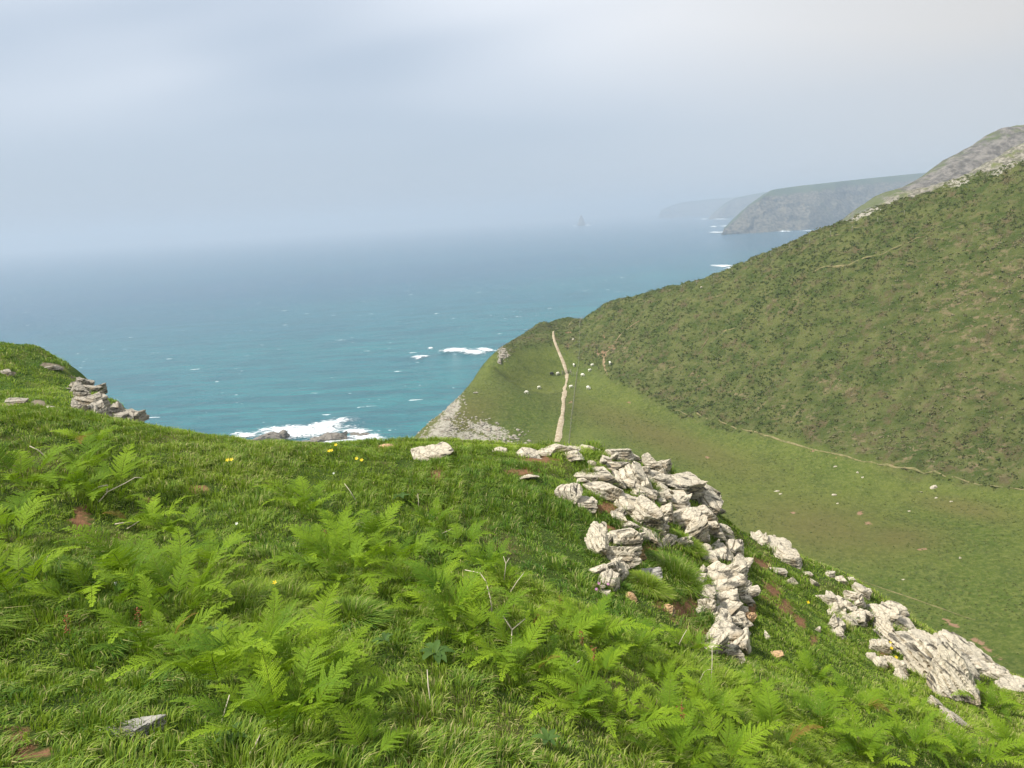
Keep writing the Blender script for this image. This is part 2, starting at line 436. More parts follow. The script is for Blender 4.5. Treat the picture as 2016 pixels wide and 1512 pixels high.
# ------------------------------------------------------------------ valley and the hill across it
vp = []
def vt(px, py, t): p = at(px, py, t); vp.append(p); return p
def vz(px, py, z): p = at_z(px, py, z); vp.append(p); return p
edge_left = [(832, 864, 146), (862, 822, 155), (900, 790, 163), (940, 752, 172), (975, 722, 182), (984, 696, 194), (1010, 672, 203), (1050, 648, 213), (1078, 636, 222), (1102, 628, 230)]
E = [vt(*c) for c in edge_left]
for i, p in enumerate(E):
    a = E[max(0, i - 1)][:2]; b = E[min(len(E) - 1, i + 1)][:2]
    d = b - a; d /= np.linalg.norm(d); out = np.array([-d[1], d[0]])
    for k, dz in ((9, -9), (24, -38), (45, -70)):
        vp.append(np.r_[p[:2] + out * k, p[2] + dz])
ridge = [(1200, 598, 214), (1300, 573, 203), (1380, 553, 197), (1470, 520, 190), (1540, 490, 186), (1600, 461, 182), (1680, 432, 179), (1740, 410, 178), (1800, 392, 178), (1900, 356, 179), (2016, 326, 181), (2180, 290, 184), (2400, 250, 190)]
for c in ridge:
    p = vt(*c); h = ray(c[0], c[1])[:2]; h /= np.linalg.norm(h)
    for k, dz in ((16, -9), (45, -40), (80, -72)):
        vp.append(np.r_[p[:2] + h * k, p[2] + dz])
p = E[-1]
for k, dz in ((16, -10), (45, -42)):
    vp.append(np.r_[p[:2] + np.array([0.25, 0.97]) * k, p[2] + dz])
for c in ((1095, 865, 150), (1000, 850, 150), (1115, 737, 195), (1090, 655, 222), (1000, 760, 184), (930, 860, 148)): vt(*c)
for c in ((1150, 750, -40.5), (1320, 810, -42), (1450, 845, -42), (1600, 885, -42), (1800, 930, -42), (2016, 965, -41), (2250, 1000, -39), (1200, 860, -43.6), (1400, 950, -44.3), (1600, 1050, -44.6),
          (1800, 1100, -44), (2016, 1150, -43), (1480, 1050, -45), (1700, 1150, -45), (1850, 1230, -44.2), (2016, 1330, -42.2), (1300, 1000, -45), (1050, 950, -44.6), (2300, 1250, -41)): vz(*c)
for x, y, z in ((-30, 45, -58), (0, 40, -44), (25, 34, -37), (50, 25, -33), (-10, 90, -46), (80, 15, -30), (-60, 110, -75), (-30, 120, -60)):
    vp.append(np.array([x, y, 75 + z]))
_VH = RBF(vp, 1e-5)

FOOT = np.array([(900, 560), (985, 700), (1070, 690), (1110, 705), (1180, 745), (1320, 812), (1450, 852), (1600, 895), (1800, 938), (2016, 970), (2400, 1010)], float)
def heath_of(px, py, n):
    fy = np.interp(px, FOOT[:, 0], FOOT[:, 1])
    return sstep(10, -26, py - fy + n * 26) * (px > 960)

path_px = {
    'main': [(1097, 872), (1101, 850), (1108, 820), (1112, 800), (1109, 780), (1114, 755), (1117, 738), (1112, 722), (1103, 700), (1094, 680), (1089, 668), (1090, 654)],
    'foot': [(1320, 808), (1400, 828), (1470, 850), (1540, 868), (1600, 886), (1655, 897), (1700, 911), (1760, 922), (1820, 932), (1880, 941), (1950, 957), (2060, 970)],
}
def valley_parts(X, Y):
    z = _VH(X, Y)
    px, py = to_px(X, Y, z)
    n = fbm(X * 0.05, Y * 0.05, seed=40, oct=4)
    he = heath_of(px, py, n)
    cut = sstep(0, 1, (75 - 53 - z) / 6)
    u = X * 0.88 + Y * 0.47; w = -X * 0.47 + Y * 0.88
    he2 = he * (1 - cut) * (0.25 + 0.75 * sstep(1080, 1220, px))
    bump = he2 * (0.55 * fbm(u * 0.14, w * 0.42, seed=50, oct=3) + 1.7 * np.abs(fbm(u * 0.22, w * 0.85, seed=57, oct=3)) ** 1.1 + 0.30 * vnoise(X * 1.1, Y * 1.1, seed=58))
    bump = bump + (1 - he2) * (0.22 * fbm(X * 0.08, Y * 0.08, seed=60, oct=3) + 0.05 * vnoise(X * 0.6, Y * 0.6, seed=61))
    bump = bump + cut * 3.0 * fbm(X * 0.12, Y * 0.12, z * 0.1, seed=66, oct=4)
    return z + bump, he, cut, px, py
def valley_z(X, Y):
    return np.maximum(valley_parts(X, Y)[0], -6)

vx = np.arange(-95, 300, 0.62); vy = np.concatenate([np.arange(26, 60, 1.5), np.arange(60, 250, 0.62), np.arange(250, 330, 1.5)])
VX, VY = np.meshgrid(vx, vy)
VZ, HE, CUT, PX, PY = valley_parts(VX, VY)
VZ = np.maximum(VZ, -8)
def ell(lst, PX=PX, PY=PY):
    s = np.zeros_like(PX)
    for cx, cy, rx, ry, a in lst:
        c, q = math.cos(rad(a)), math.sin(rad(a))
        u = (PX - cx) * c + (PY - cy) * q; w = -(PX - cx) * q + (PY - cy) * c
        s = np.maximum(s, np.exp(-(u / rx) ** 2 - (w / ry) ** 2))
    return s
scree_l = [(870, 850, 45, 30, -40), (930, 870, 70, 28, 10), (850, 870, 40, 20, 0), (1000, 885, 50, 16, 0), (890, 805, 16, 32, 40), (960, 845, 60, 16, 15), (990, 696, 7, 9, 0), (1985, 330, 60, 12, -20), (1890, 362, 40, 6, -15), (1700, 428, 50, 6, -25)]
soil_l = [(1124, 792, 7, 4, 0), (1205, 685, 14, 9, -20), (1190, 700, 8, 14, 0), (1175, 702, 8, 6, 0), (1190, 665, 10, 5, 0), (1120, 656, 12, 4, 0), (1115, 682, 8, 6, 0), (1695, 1011, 12, 6, 0), (1710, 1031, 12, 6, 0), (1852, 1041, 7, 4, 0),
          (1393, 901, 8, 5, 0), (1238, 793, 6, 4, 0), (1600, 886, 14, 4, 10), (1645, 896, 12, 4, 10), (1756, 918, 10, 4, 0), (1870, 1225, 40, 8, 35), (1940, 1275, 60, 10, 35), (1815, 1080, 16, 5, 0), (1600, 1104, 30, 4, 15),
          (1560, 1010, 10, 4, 0), (1775, 957, 8, 4, 0)]
brown_l = [(1560, 820, 60, 22, 25), (1700, 870, 60, 25, 10), (1800, 900, 60, 30, 0), (1930, 900, 60, 40, 0), (1640, 760, 70, 18, 20), (1480, 790, 60, 14, 25), (1350, 740, 60, 12, 20), (1950, 620, 110, 26, -10), (1780, 700, 60, 16, 0), (1980, 520, 60, 20, 0), (1550, 600, 50, 10, -20), (1230, 690, 40, 14, 10), (1880, 780, 70, 14, 0), (1620, 1040, 170, 50, 10), (1770, 1060, 90, 30, 0), (1300, 860, 200, 30, 20), (900, 830, 90, 50, -30), (1950, 600, 150, 150, 0), (1900, 1000, 100, 20, 10)]
v = mesh_np('valley_terrain', np.c_[VX.ravel(), VY.ravel(), VZ.ravel()], [grid_faces(len(vx), len(vy))], valley_mat(),
            attrs={'heath': (HE).ravel(), 'cliff': CUT.ravel(), 'scree': ell(scree_l).ravel(), 'soil': ell([(a, b, c_ * .75, d * .75, e_) for a, b, c_, d, e_ in soil_l]).ravel() * 0.9, 'brown': ell(brown_l).ravel()})
tag(v, kind='structure')

def vhit(px, py): return hit(px, py, 60, 300, 1600, valley_z)

def ribbon(name, px_pts, width, mat, step=1.2, wob=0.42, lift=0.07, taper=0, fn=valley_z, hitf=vhit):
    P = [hitf(*q)[0][:2] for q in px_pts]
    Q = []
    for a, b in zip(P[:-1], P[1:]):
        n = max(1, int(np.linalg.norm(b - a) / step))
        for i in range(n): Q.append(a + (b - a) * i / n)
    Q.append(P[-1]); Q = np.array(Q)
    for _ in range(3): Q[1:-1] = (Q[:-2] + 2 * Q[1:-1] + Q[2:]) / 4
    T = np.gradient(Q, axis=0); T /= np.linalg.norm(T, axis=1)[:, None] + 1e-9; N = np.c_[-T[:, 1], T[:, 0]]
    s = np.arange(len(Q)) * step
    wl = width / 2 * (1 + wob * 1.6 * vnoise(s * 0.35, s * 0 + 3.1)); wr = width / 2 * (1 + wob * 1.6 * vnoise(s * 0.35, s * 0 + 9.7))
    if taper: e_ = np.clip(np.minimum(s, s[-1] - s) / taper, 0.05, 1) ** 0.7; wl = wl * e_; wr = wr * e_
    k = 5; V = []
    for j in range(k):
        f = j / (k - 1) * 2 - 1
        off = np.where(f < 0, f * wl, f * wr)
        xy = Q + N * off[:, None]; z = fn(xy[:, 0], xy[:, 1]) + lift * (1 - f * f * 0.6)
        V.append(np.c_[xy, z])
    V = np.stack(V, 1).reshape(-1, 3)
    o = mesh_np(name, V, [grid_faces(k, len(Q))], mat); tag(o, kind='structure'); return o

ribbon('path', path_px['main'][:7], 1.0, M_PATH, lift=0.2)
ribbon('path', path_px['main'][6:], 0.65, M_PATH, lift=0.3)
ribbon('path', path_px['foot'], 0.32, M_TRACK, lift=0.12, taper=12)
ribbon('path', [(1690, 1142), (1740, 1160), (1800, 1180), (1860, 1200), (1920, 1222)], 0.34, M_TRACK, lift=0.06, taper=12)
for pl, w, mt in (([(1196, 742), (1190, 722), (1188, 706), (1192, 690), (1212, 676), (1219, 668), (1214, 658), (1240, 644), (1262, 632)], 0.8, M_TRACK_RED),
                  ([(1396, 684), (1402, 664), (1440, 650), (1462, 638), (1478, 624)], 0.42, M_TRACK),
                  ([(1380, 690), (1390, 676), (1396, 664)], 0.7, M_TRACK_RED),
                  ([(1588, 538), (1640, 525), (1700, 512), (1740, 502), (1775, 485), (1850, 452)], 0.38, M_TRACK),
                  ([(1410, 586), (1425, 580), (1437, 574)], 0.5, M_TRACK),
                  ([(1575, 497), (1610, 480), (1650, 464), (1695, 449)], 0.38, M_TRACK),
                  ([(1092, 652), (1120, 640), (1140, 628), (1160, 619)], 0.7, M_TRACK)):
    ribbon('path', pl, w * 0.72, mt, lift=0.20, taper=9)

# ------------------------------------------------------------------ far land
def land(name, P, xr, yr, step, mat, rockf, noise, reg=1e-4, zmin=-15):
    R = RBF(P, reg)
    x = np.arange(xr[0], xr[1], step); y = np.arange(yr[0], yr[1], step)
    X, Y = np.meshgrid(x, y); Z = R(X, Y)
    Z = Z + noise(X, Y, Z); px, py = to_px(X, Y, Z)
    Z = np.maximum(Z, zmin)
    o = mesh_np(name, np.c_[X.ravel(), Y.ravel(), Z.ravel()], [grid_faces(len(x), len(y))], mat, attrs={'rock': rockf(X, Y, Z, px, py).ravel()})
    tag(o, kind='structure'); return o

# the higher hill beyond the ridge (grey scree flank)
hp = []
for c in ((1560, 500, 400), (1620, 458, 410), (1660, 432, 420), (1700, 400, 430), (1760, 370, 440), (1811, 342, 450), (1860, 308, 462), (1905, 281, 475), (1950, 259, 488), (2016, 246, 500), (2120, 225, 520), (2300, 200, 540)):
    p = at(*c); hp.append(p); h = ray(c[0], c[1])[:2]; h /= np.linalg.norm(h)
    hp.append(np.r_[p[:2] + h * 50, p[2] - 30]); hp.append(np.r_[p[:2] + h * 140, -20.0])
    for k, s_ in ((-60, -34), (-150, -82)):
        hp.append(np.r_[p[:2] + h * k, p[2] + s_])
l = at(1540, 520, 380); hp.append(np.r_[l[:2] + (-40, 0), -25.0]); hp.append(np.r_[l[:2] + (-60, 80), -40.0])
def n_hill(X, Y, Z): return 5.0 * fbm(X * 0.02, Y * 0.02, seed=71, oct=5) + 2.2 * np.abs(fbm(X * 0.06 + Y * 0.05, (Y - X) * 0.02, seed=72, oct=4))
land('distant_hill', hp, (90, 620), (190, 640), 2.6, far_mat('hill_flank', (0.085, 0.115, 0.04), (0.12, 0.14, 0.055), (0.10, 0.095, 0.088), (0.25, 0.23, 0.205), 1.7),
     lambda X, Y, Z, px, py: np.clip(0.66 - sstep(20, 0, py - np.interp(px, [1600, 1660, 1811, 1905, 2016, 2300], [470, 436, 346, 285, 250, 204]) + 0) * 0.15, 0, 1), n_hill)

# pale rocky spur between ridge and hill
sp = []
for c in ((1640, 460, 255), (1672, 440, 258), (1705, 418, 262), (1757, 386, 268), (1800, 380, 272), (1880, 352, 282), (1940, 322, 290), (1980, 298, 296), (2016, 284, 300), (2150, 250, 310)):
    p = at(*c); sp.append(p); h = ray(c[0], c[1])[:2]; h /= np.linalg.norm(h)
    sp.append(np.r_[p[:2] + h * 20, p[2] - 14]); sp.append(np.r_[p[:2] + h * 70, p[2] - 60]); sp.append(np.r_[p[:2] - h * 25, p[2] - 15]); sp.append(np.r_[p[:2] - h * 60, p[2] - 38])
land('rocky_spur', sp, (90, 330), (150, 330), 1.5, far_mat('spur_rock', (0.10, 0.13, 0.045), (0.15, 0.16, 0.06), (0.10, 0.095, 0.07), (0.34, 0.31, 0.25), 6),
     lambda X, Y, Z, px, py: np.full_like(X, 0.60), lambda X, Y, Z: 2.6 * fbm(X * 0.06, Y * 0.06, seed=81, oct=5) + 1.0 * np.abs(fbm(X * 0.3, Y * 0.2, seed=83, oct=3)))

def headland(name, cols, mat, seed, amp, back=(250, 900), nsub=12):
    """coast of cliffs lofted from the waterline to the clifftop and back over the plateau; cols = (shore px, shore distance, top px, top py, run)"""
    c = np.array(cols, float); k = np.linspace(0, len(c) - 1, (len(c) - 1) * nsub + 1)
    c = np.stack([np.interp(k, np.arange(len(c)), c[:, i]) for i in range(5)], 1)
    for _ in range(6): c[1:-1] = (c[:-2] + 2 * c[1:-1] + c[2:]) / 4
    G = []
    for bx, t, tx, ty, run in c:
        h = ray(bx, 430)[:2]; h /= np.linalg.norm(h); b = np.r_[h * t, 0.0]
        T = at(tx, ty, t + run); h2 = T[:2] / np.linalg.norm(T[:2]); row = [np.r_[b[:2] - h * 30, -12.0]]
        for u in np.linspace(0, 1, 26):
            p = b + (T - b) * u; p[2] = T[2] * (0.30 * u + 0.70 * (u ** 0.8 if u < .6 else u ** 0.8)) ; row.append(p)
        for d, dz in ((back[0] * .3, 2), (back[0], -4), (back[1], -60), (back[1] * 1.2, -T[2] - 30)): row.append(np.r_[T[:2] + h2 * d, T[2] + dz])
        G.append(row)
    G = np.array(G); X, Y, Z = G[..., 0], G[..., 1], G[..., 2]
    top = Z.max(1)[:, None]; s_ = np.clip(Z / (top + 1), 0, 1); face = np.sin(np.pi * np.clip(s_, 0, 1)) ** 0.6
    n = amp * (np.abs(fbm(X * 0.008, Z * 0.006, Y * 0.002, seed=seed, oct=5)) * 2.2 - 0.6) + amp * 0.3 * fbm(X * 0.04, Y * 0.04, Z * 0.05, seed=seed + 5, oct=3)
    Y = Y + n * 2.0 * face; Z = Z + 0.25 * n * face * (Z > 2)
    rock = 0.72 - 0.62 * sstep(0.80, 0.97, s_ + 0.10 * fbm(X * 0.006, Y * 0.006, seed=9))
    o = mesh_np(name, np.stack([X, Y, Z], -1).reshape(-1, 3), [grid_faces(G.shape[1], G.shape[0])], mat, attrs={'rock': rock.ravel()}); tag(o, kind='structure')
M_CLIFF = far_mat('cliff_flank', (0.045, 0.072, 0.032), (0.075, 0.095, 0.042), (0.028, 0.030, 0.027), (0.21, 0.175, 0.12), 0.8)
headland('far_headland', [(1420, 2010, 1424, 452, 15), (1436, 2030, 1440, 436, 50), (1450, 2030, 1466, 412, 90), (1475, 2040, 1500, 385, 130), (1500, 2050, 1520, 374, 170), (1540, 2080, 1560, 368, 190), (1585, 2120, 1621, 361, 200),
         (1660, 2250, 1711, 351, 230), (1760, 2400, 1811, 341, 260), (1880, 2550, 1930, 332, 280), (2000, 2700, 2060, 326, 300)], M_CLIFF, 91, 16)
headland('distant_headland', [(1396, 4550, 1400, 424, 40), (1410, 4550, 1414, 411, 90), (1420, 4560, 1430, 398, 140), (1440, 4600, 1453, 388, 200), (1500, 4700, 1514, 377, 260), (1600, 4900, 1620, 370, 300), (1750, 5100, 1780, 360, 300)], M_CLIFF, 93, 24)
headland('farthest_headland', [(1296, 6500, 1300, 416, 50), (1312, 6500, 1318, 406, 120), (1330, 6550, 1340, 399, 200), (1380, 6650, 1400, 392, 250), (1480, 6800, 1500, 385, 300)], M_CLIFF, 97, 30)

# ------------------------------------------------------------------ knoll to the left
kp = []
ksky = [(-260, 670, 40), (-120, 682, 40), (0, 697, 40), (60, 704, 40), (125, 722, 39.5), (158, 745, 39), (195, 772, 38), (215, 800, 36.5), (245, 810, 35.5), (272, 822, 34.5)]
for c in ksky:
    p = at(*c); kp.append(p); h = ray(c[0], c[1])[:2]; h /= np.linalg.norm(h)
    kp.append(np.r_[p[:2] + h * 5, p[2] - 4.5]); kp.append(np.r_[p[:2] + h * 14, p[2] - 18])
for c in ((-200, 800, 29), (0, 820, 28), (80, 800, 30), (150, 845, 27), (60, 750, 35), (0, 750, 34.5), (120, 770, 33), (210, 855, 28), (-100, 740, 35), (260, 870, 29)): kp.append(at(*c))
for c in ((-200, 900, 20), (0, 930, 20), (150, 950, 20), (250, 960, 22)): kp.append(at(*c))
p = at(272, 822, 34.5)
hh_ = ray(272, 822)[:2]; hh_ /= np.linalg.norm(hh_); rt = np.array([hh_[1], -hh_[0]])
for q_ in (p, at(266, 860, 30), at(266, 900, 25)):
    for k, dz in ((1.2, -2.2), (3.5, -11), (8, -28)): kp.append(np.r_[q_[:2] + rt * k, q_[2] + dz])
for q_ in (p,): kp.append(np.r_[q_[:2] + rt * 4 + hh_ * 6, q_[2] - 18])
_KH = RBF(kp, 1e-5)
def knoll_z(X, Y):
    return _KH(X, Y) + 0.28 * fbm(X * 0.35, Y * 0.35, seed=101, oct=4) + 0.10 * vnoise(X * 1.3, Y * 1.3, seed=103)
kx = np.arange(-56, -8, 0.16); ky = np.arange(14, 60, 0.16)
KX, KY = np.meshgrid(kx, ky); KZ = np.maximum(knoll_z(KX, KY), -5)
kpx, kpy = to_px(KX, KY, KZ)
gz_, gx_ = np.gradient(KZ, 0.16)
steep = sstep(1.0, 2.0, np.hypot(gz_, gx_))
ks = ell([(30, 800, 25, 10, 0), (75, 795, 18, 10, 0), (100, 830, 16, 10, 20), (105, 722, 30, 8, 10), (20, 735, 14, 6, 0), (160, 790, 20, 40, 0), (200, 820, 30, 16, 0), (150, 748, 18, 6, 30)], kpx, kpy)
def knoll_mat():
    t = NT('knoll_turf'); p = t.pos(); n = t.noise(p, 0.7, 7, 0.65); n2 = t.noise(p, 4, 6, 0.7)
    g = t.mix(t.ramp(n, 0.4, 0.62), (0.060, 0.115, 0.018), (0.14, 0.165, 0.035)); g = t.mix(t.math('MULTIPLY', t.ramp(n2, 0.4, 0.7), 0.5), g, (0.10, 0.18, 0.025))
    r = t.mix(t.noise(t.map(p, (1, 1, 3), (0.3, 0.3, 0)), 1.2, 7, 0.7), (0.07, 0.06, 0.045), (0.42, 0.35, 0.25))
    f = t.ramp(t.math('ADD', t.attr('rock').outputs['Fac'], t.math('MULTIPLY', t.math('SUBTRACT', n2, 0.5), 0.9)), 0.42, 0.58)
    return t.out(t.bsdf(t.mix(f, g, r), 0.95, t.bump(n2, 0.7, 0.25), 0.1))
tag(mesh_np('headland_knoll', np.c_[KX.ravel(), KY.ravel(), KZ.ravel()], [grid_faces(len(kx), len(ky))], knoll_mat(), attrs={'rock': np.maximum(steep, ks).ravel()}), kind='structure')

# ------------------------------------------------------------------ sea
sxs = np.concatenate([-np.geomspace(500, 14000, 20)[::-1], np.arange(-480, 481, 20), np.geomspace(500, 14000, 20)])
sys_ = np.concatenate([np.arange(-200, 1500, 20), np.geomspace(1500, 15500, 30)])
SX, SY = np.meshgrid(sxs, sys_); SZ = np.zeros_like(SX)
spx, spy = to_px(SX, SY, SZ)
reef = ell([(920, 745, 70, 45, -30), (860, 690, 60, 8, 0), (700, 862, 60, 8, 0), (560, 868, 80, 8, 0), (950, 800, 50, 25, -40)], spx, spy) * (SY > 50)
tag(mesh_np('sea', np.c_[SX.ravel(), SY.ravel(), SZ.ravel()], [grid_faces(len(sxs), len(sys_))], sea_mat(), attrs={'reef': reef.ravel()}), kind='structure')

M_SURF = surf_mat()
def surf(px_ells, bounds, z=0.25, step=1.0, hgt=0.5):
    a = [at_z(*q, -75)[:2] for q in ((bounds[0], bounds[1]), (bounds[2], bounds[1]), (bounds[0], bounds[3]), (bounds[2], bounds[3]))]
    a = np.array(a); x = np.arange(a[:, 0].min(), a[:, 0].max(), step); y = np.arange(a[:, 1].min(), a[:, 1].max(), step)
    X, Y = np.meshgrid(x, y); qx, qy = to_px(X, Y, X * 0)
    f = ell(px_ells, qx, qy)
    Z = z + hgt * f * (0.6 + 0.8 * vnoise(X * 0.3, Y * 0.3, seed=5))
    F = grid_faces(len(x), len(y)); keep = f.ravel()[F].max(1) > 0.03
    o = mesh_np('surf', np.c_[X.ravel(), Y.ravel(), Z.ravel()], [F[keep]], M_SURF, attrs={'foam': f.ravel()})
    tag(o, kind='stuff'); return o
surf([(610, 850, 95, 13, -4), (640, 838, 60, 10, -12), (570, 846, 80, 9, -5), (560, 858, 60, 10, 0), (720, 862, 45, 9, 5), (520, 880, 40, 8, 0), (655, 868, 60, 12, 0), (480, 858, 30, 6, 0), (700, 850, 40, 6, 0), (620, 850, 20, 6, 0)], (440, 815, 820, 910), step=0.9)
surf([(900, 690, 30, 4.5, 0), (930, 694, 28, 6, 3), (955, 690, 20, 4, 5), (828, 703, 18, 2.6, -3), (824, 707, 8, 1.5, 0), (848, 687, 6, 2.0, 0), (880, 692, 20, 3, 0), (985, 702, 14, 3, 0)], (790, 676, 1000, 714), step=1.4, hgt=0.8)
surf([(1425, 524, 22, 2.5, 0), (1445, 528, 20, 3.4, -5), (1405, 523, 8, 1.3, 0)], (1380, 512, 1480, 536), step=2.2, hgt=1.0)
surf([(1412, 458.5, 18, 1.6, 0), (1440, 458, 14, 0.9, 0), (1405, 447, 8, 0.9, 0), (1430, 446, 14, 1.0, 0), (1590, 455.5, 16, 0.8, -2), (1545, 457, 16, 0.6, 0)], (1385, 443, 1620, 462), step=7, z=0.8, hgt=3)
surf([(1386, 432, 7, 1.2, 0), (1420, 432, 18, 0.8, 0)], (1370, 429, 1445, 435), step=12, z=1, hgt=4)
surf([(1131, 445.5, 5, 0.8, 0), (1158, 444, 6, 1.0, 0)], (1118, 441, 1172, 448), step=10, z=1, hgt=4)

# ------------------------------------------------------------------ rocks
_ico = {}
def ico(n):
    if n not in _ico:
        bm = bmesh.new(); bmesh.ops.create_icosphere(bm, subdivisions=n, radius=1)
        V = np.array([v.co[:] for v in bm.verts]); F = np.array([[v.index for v in f.verts] for f in bm.faces]); bm.free()
        _ico[n] = (V / np.linalg.norm(V, axis=1)[:, None], F)
    return _ico[n]

def rock_mesh(name, size, seed, mat, sub=4, planes=5, strata=0.15, bed=(0.25, -0.2, 1.0), nstr=6.5, rough=0.028, box=0.8):
    """angular block: a rounded intersection of planes with bedding grooves; size = full extents in metres"""
    r = np.random.RandomState(seed); D, F = ico(sub)
    N = [(1, 0, 0), (-1, 0, 0), (0, 1, 0), (0, -1, 0), (0, 0, 1), (0, 0, -1)]
    N = [np.array(n, float) + r.normal(0, 0.30, 3) for n in N]; H = list(r.uniform(0.66, 1.0, 6))
    for _ in range(planes): N.append(r.normal(0, 1, 3)); H.append(r.uniform(0.86, 1.2))
    N = np.array(N); N /= np.linalg.norm(N, axis=1)[:, None]; H = np.array(H)
    dd = D @ N.T
    rr = np.where(dd > 0.05, H[None] / np.maximum(dd, 0.05), 9)
    k = 70.0
    R_ = -np.log(np.exp(-k * np.minimum(rr, 2.0)).sum(1)) / k
    P = D * R_[:, None]
    b = np.array(bed, float); b /= np.linalg.norm(b)
    nstr = nstr * r.uniform(0.55, 1.25)
    s = P @ b * nstr * 0.5 + 0.16 * fbm(P[:, 0] * 1.3 + seed, P[:, 1] * 1.3, P[:, 2] * 1.3, seed=seed, oct=3) + r.uniform(0, 5)
    fr = s - np.floor(s)
    lay = _hash(np.floor(s), np.floor(s) * 0, np.floor(s) * 0, seed) - 0.5
    groove = np.exp(-(np.minimum(fr, 1 - fr) / 0.08) ** 2)
    disp = -strata * 1.3 * groove + strata * 1.1 * lay + rough * 1.6 * fbm(P[:, 0] * 2.6, P[:, 1] * 2.6, P[:, 2] * 2.6, seed=seed + 3, oct=5, gain=0.6)
    P = P * (1 + disp)[:, None]
    P = P * (np.array(size) / 2)[None]
    return mesh_np(name, P, [F], mat, smooth=False, link=False)

def rock_obj(name, px, py, w, h, seed, parent=None, mat=None, depth=0.8, lift=0.0, rot=0.0, hitf=hit, sub=5, origin=None, **kw):
    """block centred on pixel px,py with visible w x h; rests in the ground"""
    p, t = hitf(px, py + h * 0.38)
    sx, sz = w * t / FPX, h * t / FPX
    sx *= 0.98; szz = sz * 1.05
    me = rock_mesh(name, (sx, (sx * 0.5 + sz * 0.5) * depth * 1.2, szz), seed, mat or M_ROCK, sub=sub, **kw)
    c = p + _U * (sz * 0.06 + lift * 0.5) + ray(px, py) * (sz * 0.15)
    if parent is not None: c = c - np.array(parent.location)
    o = obj(name, me, parent, loc=c, rot=(random.uniform(-0.12, 0.12), -rad(rot) + random.uniform(-0.08, 0.08), random.uniform(-0.4, 0.4)))
    return o

def outcrop(name, label, cat, blocks, seed, part='rock_block', **kw):
    p, _ = kw.get('hitf', hit)(blocks[0][0], blocks[0][1])
    e = empty(name, p); tag(e, label, cat)
    fill = kw.pop('fill', 0); rf = np.random.RandomState(seed + 300); base = list(blocks)
    for _ in range(fill):                  # smaller broken blocks wedged between the large ones
        b = base[rf.randint(len(base))]; q = rf.uniform(9, 24)
        blocks = blocks + [(b[0] + rf.uniform(-.55, .55) * b[2], b[1] + rf.uniform(-.5, .6) * b[3], q * rf.uniform(1, 1.7), q * rf.uniform(.6, 1), rf.uniform(-30, 30), rf.uniform(0, 0.10))]
    for i, b in enumerate(blocks):
        px, py, w, h = b[:4]; rot = b[4] if len(b) > 4 else 0; lift = b[5] if len(b) > 5 else 0
        rock_obj(part, px, py, w, h, seed * 100 + i, e, rot=rot, lift=lift, **kw)
    return e

outcrop('rock_outcrop', 'long low slabs of pale rock along the crest in front of the dirt path', 'outcrop',
        [(1095, 881, 80, 30, 8), (1135, 884, 50, 16, -6), (1120, 893, 70, 20, 6), (1160, 882, 40, 14, -8), (1075, 890, 40, 16, 10)], 1)
outcrop('rock_outcrop', 'rounded whitish slab right of the long crest slabs, on the skyline over the pasture', 'outcrop',
        [(1215, 889, 66, 26, -4), (1248, 899, 26, 14, -10)], 2)
outcrop('limestone_crag', 'big broken crag of white and grey limestone blocks on the edge above the valley', 'crag',
        [(1200, 912, 60, 20, 4), (1300, 910, 48, 34, -14), (1170, 932, 84, 30, -4), (1240, 930, 60, 62, -35), (1195, 962, 64, 56, -10), (1285, 935, 42, 36, -20), (1265, 950, 34, 46, -30),
         (1235, 985, 66, 60, -12), (1262, 1000, 50, 84, 8), (1340, 950, 90, 56, -12, 0.05), (1385, 955, 50, 38, -18, 0.08), (1325, 985, 70, 40, -6, 0.05), (1395, 990, 46, 62, -16, 0.1),
         (1305, 1005, 50, 30, 0), (1380, 1015, 56, 44, 10, 0.08), (1345, 1020, 70, 44, 20, 0.05), (1290, 1030, 60, 30, -8), (1225, 1018, 22, 42, 20), (1358, 1048, 50, 34, 35), (1275, 1052, 66, 24, -24), (1310, 1062, 46, 20, 18), (1335, 1065, 40, 24, 10),
         (1270, 965, 44, 34, -14), (1305, 965, 40, 30, -6), (1405, 970, 30, 34, -20, 0.1)], 3, fill=70)
outcrop('rock_pillar', 'tall leaning pillar of cracked white rock left of the bare red earth', 'rock',
        [(1225, 1058, 62, 56, 18), (1215, 1085, 56, 60, 20), (1207, 1115, 50, 50, 22), (1200, 1140, 46, 44, 30)], 4, fill=16)
outcrop('rock_wall', 'steep column of stacked thin-bedded white rock, from the crag down to a cube-like block', 'rock wall',
        [(1395, 1035, 46, 44, 12), (1420, 1042, 46, 36, -20, 0.05), (1440, 1070, 44, 56, -24), (1425, 1085, 44, 40, 10), (1453, 1105, 30, 48, -10), (1398, 1092, 28, 40, 30), (1402, 1128, 56, 40, 24), (1410, 1150, 72, 26, 10), (1442, 1140, 50, 40, -34), (1384, 1160, 30, 60, -8),
         (1418, 1172, 76, 26, 12), (1450, 1160, 44, 30, 4), (1390, 1190, 34, 40, 0), (1426, 1192, 66, 22, 14), (1446, 1210, 44, 22, 22), (1412, 1218, 60, 34, 16), (1425, 1240, 66, 40, 8), (1405, 1262, 50, 44, 20), (1456, 1258, 44, 52, 0), (1428, 1276, 50, 30, 0), (1378, 1140, 26, 44, 0), (1464, 1176, 24, 22, 0), (1448, 1222, 34, 28, 40)], 5, fill=50)
outcrop('rock_outcrop', 'bright white outcrop on the rim between the rock wall and the pasture', 'outcrop',
        [(1500, 1060, 50, 16, -14), (1525, 1074, 60, 30, -20), (1545, 1088, 50, 30, -22), (1560, 1098, 26, 20, -30)], 6, fill=10)
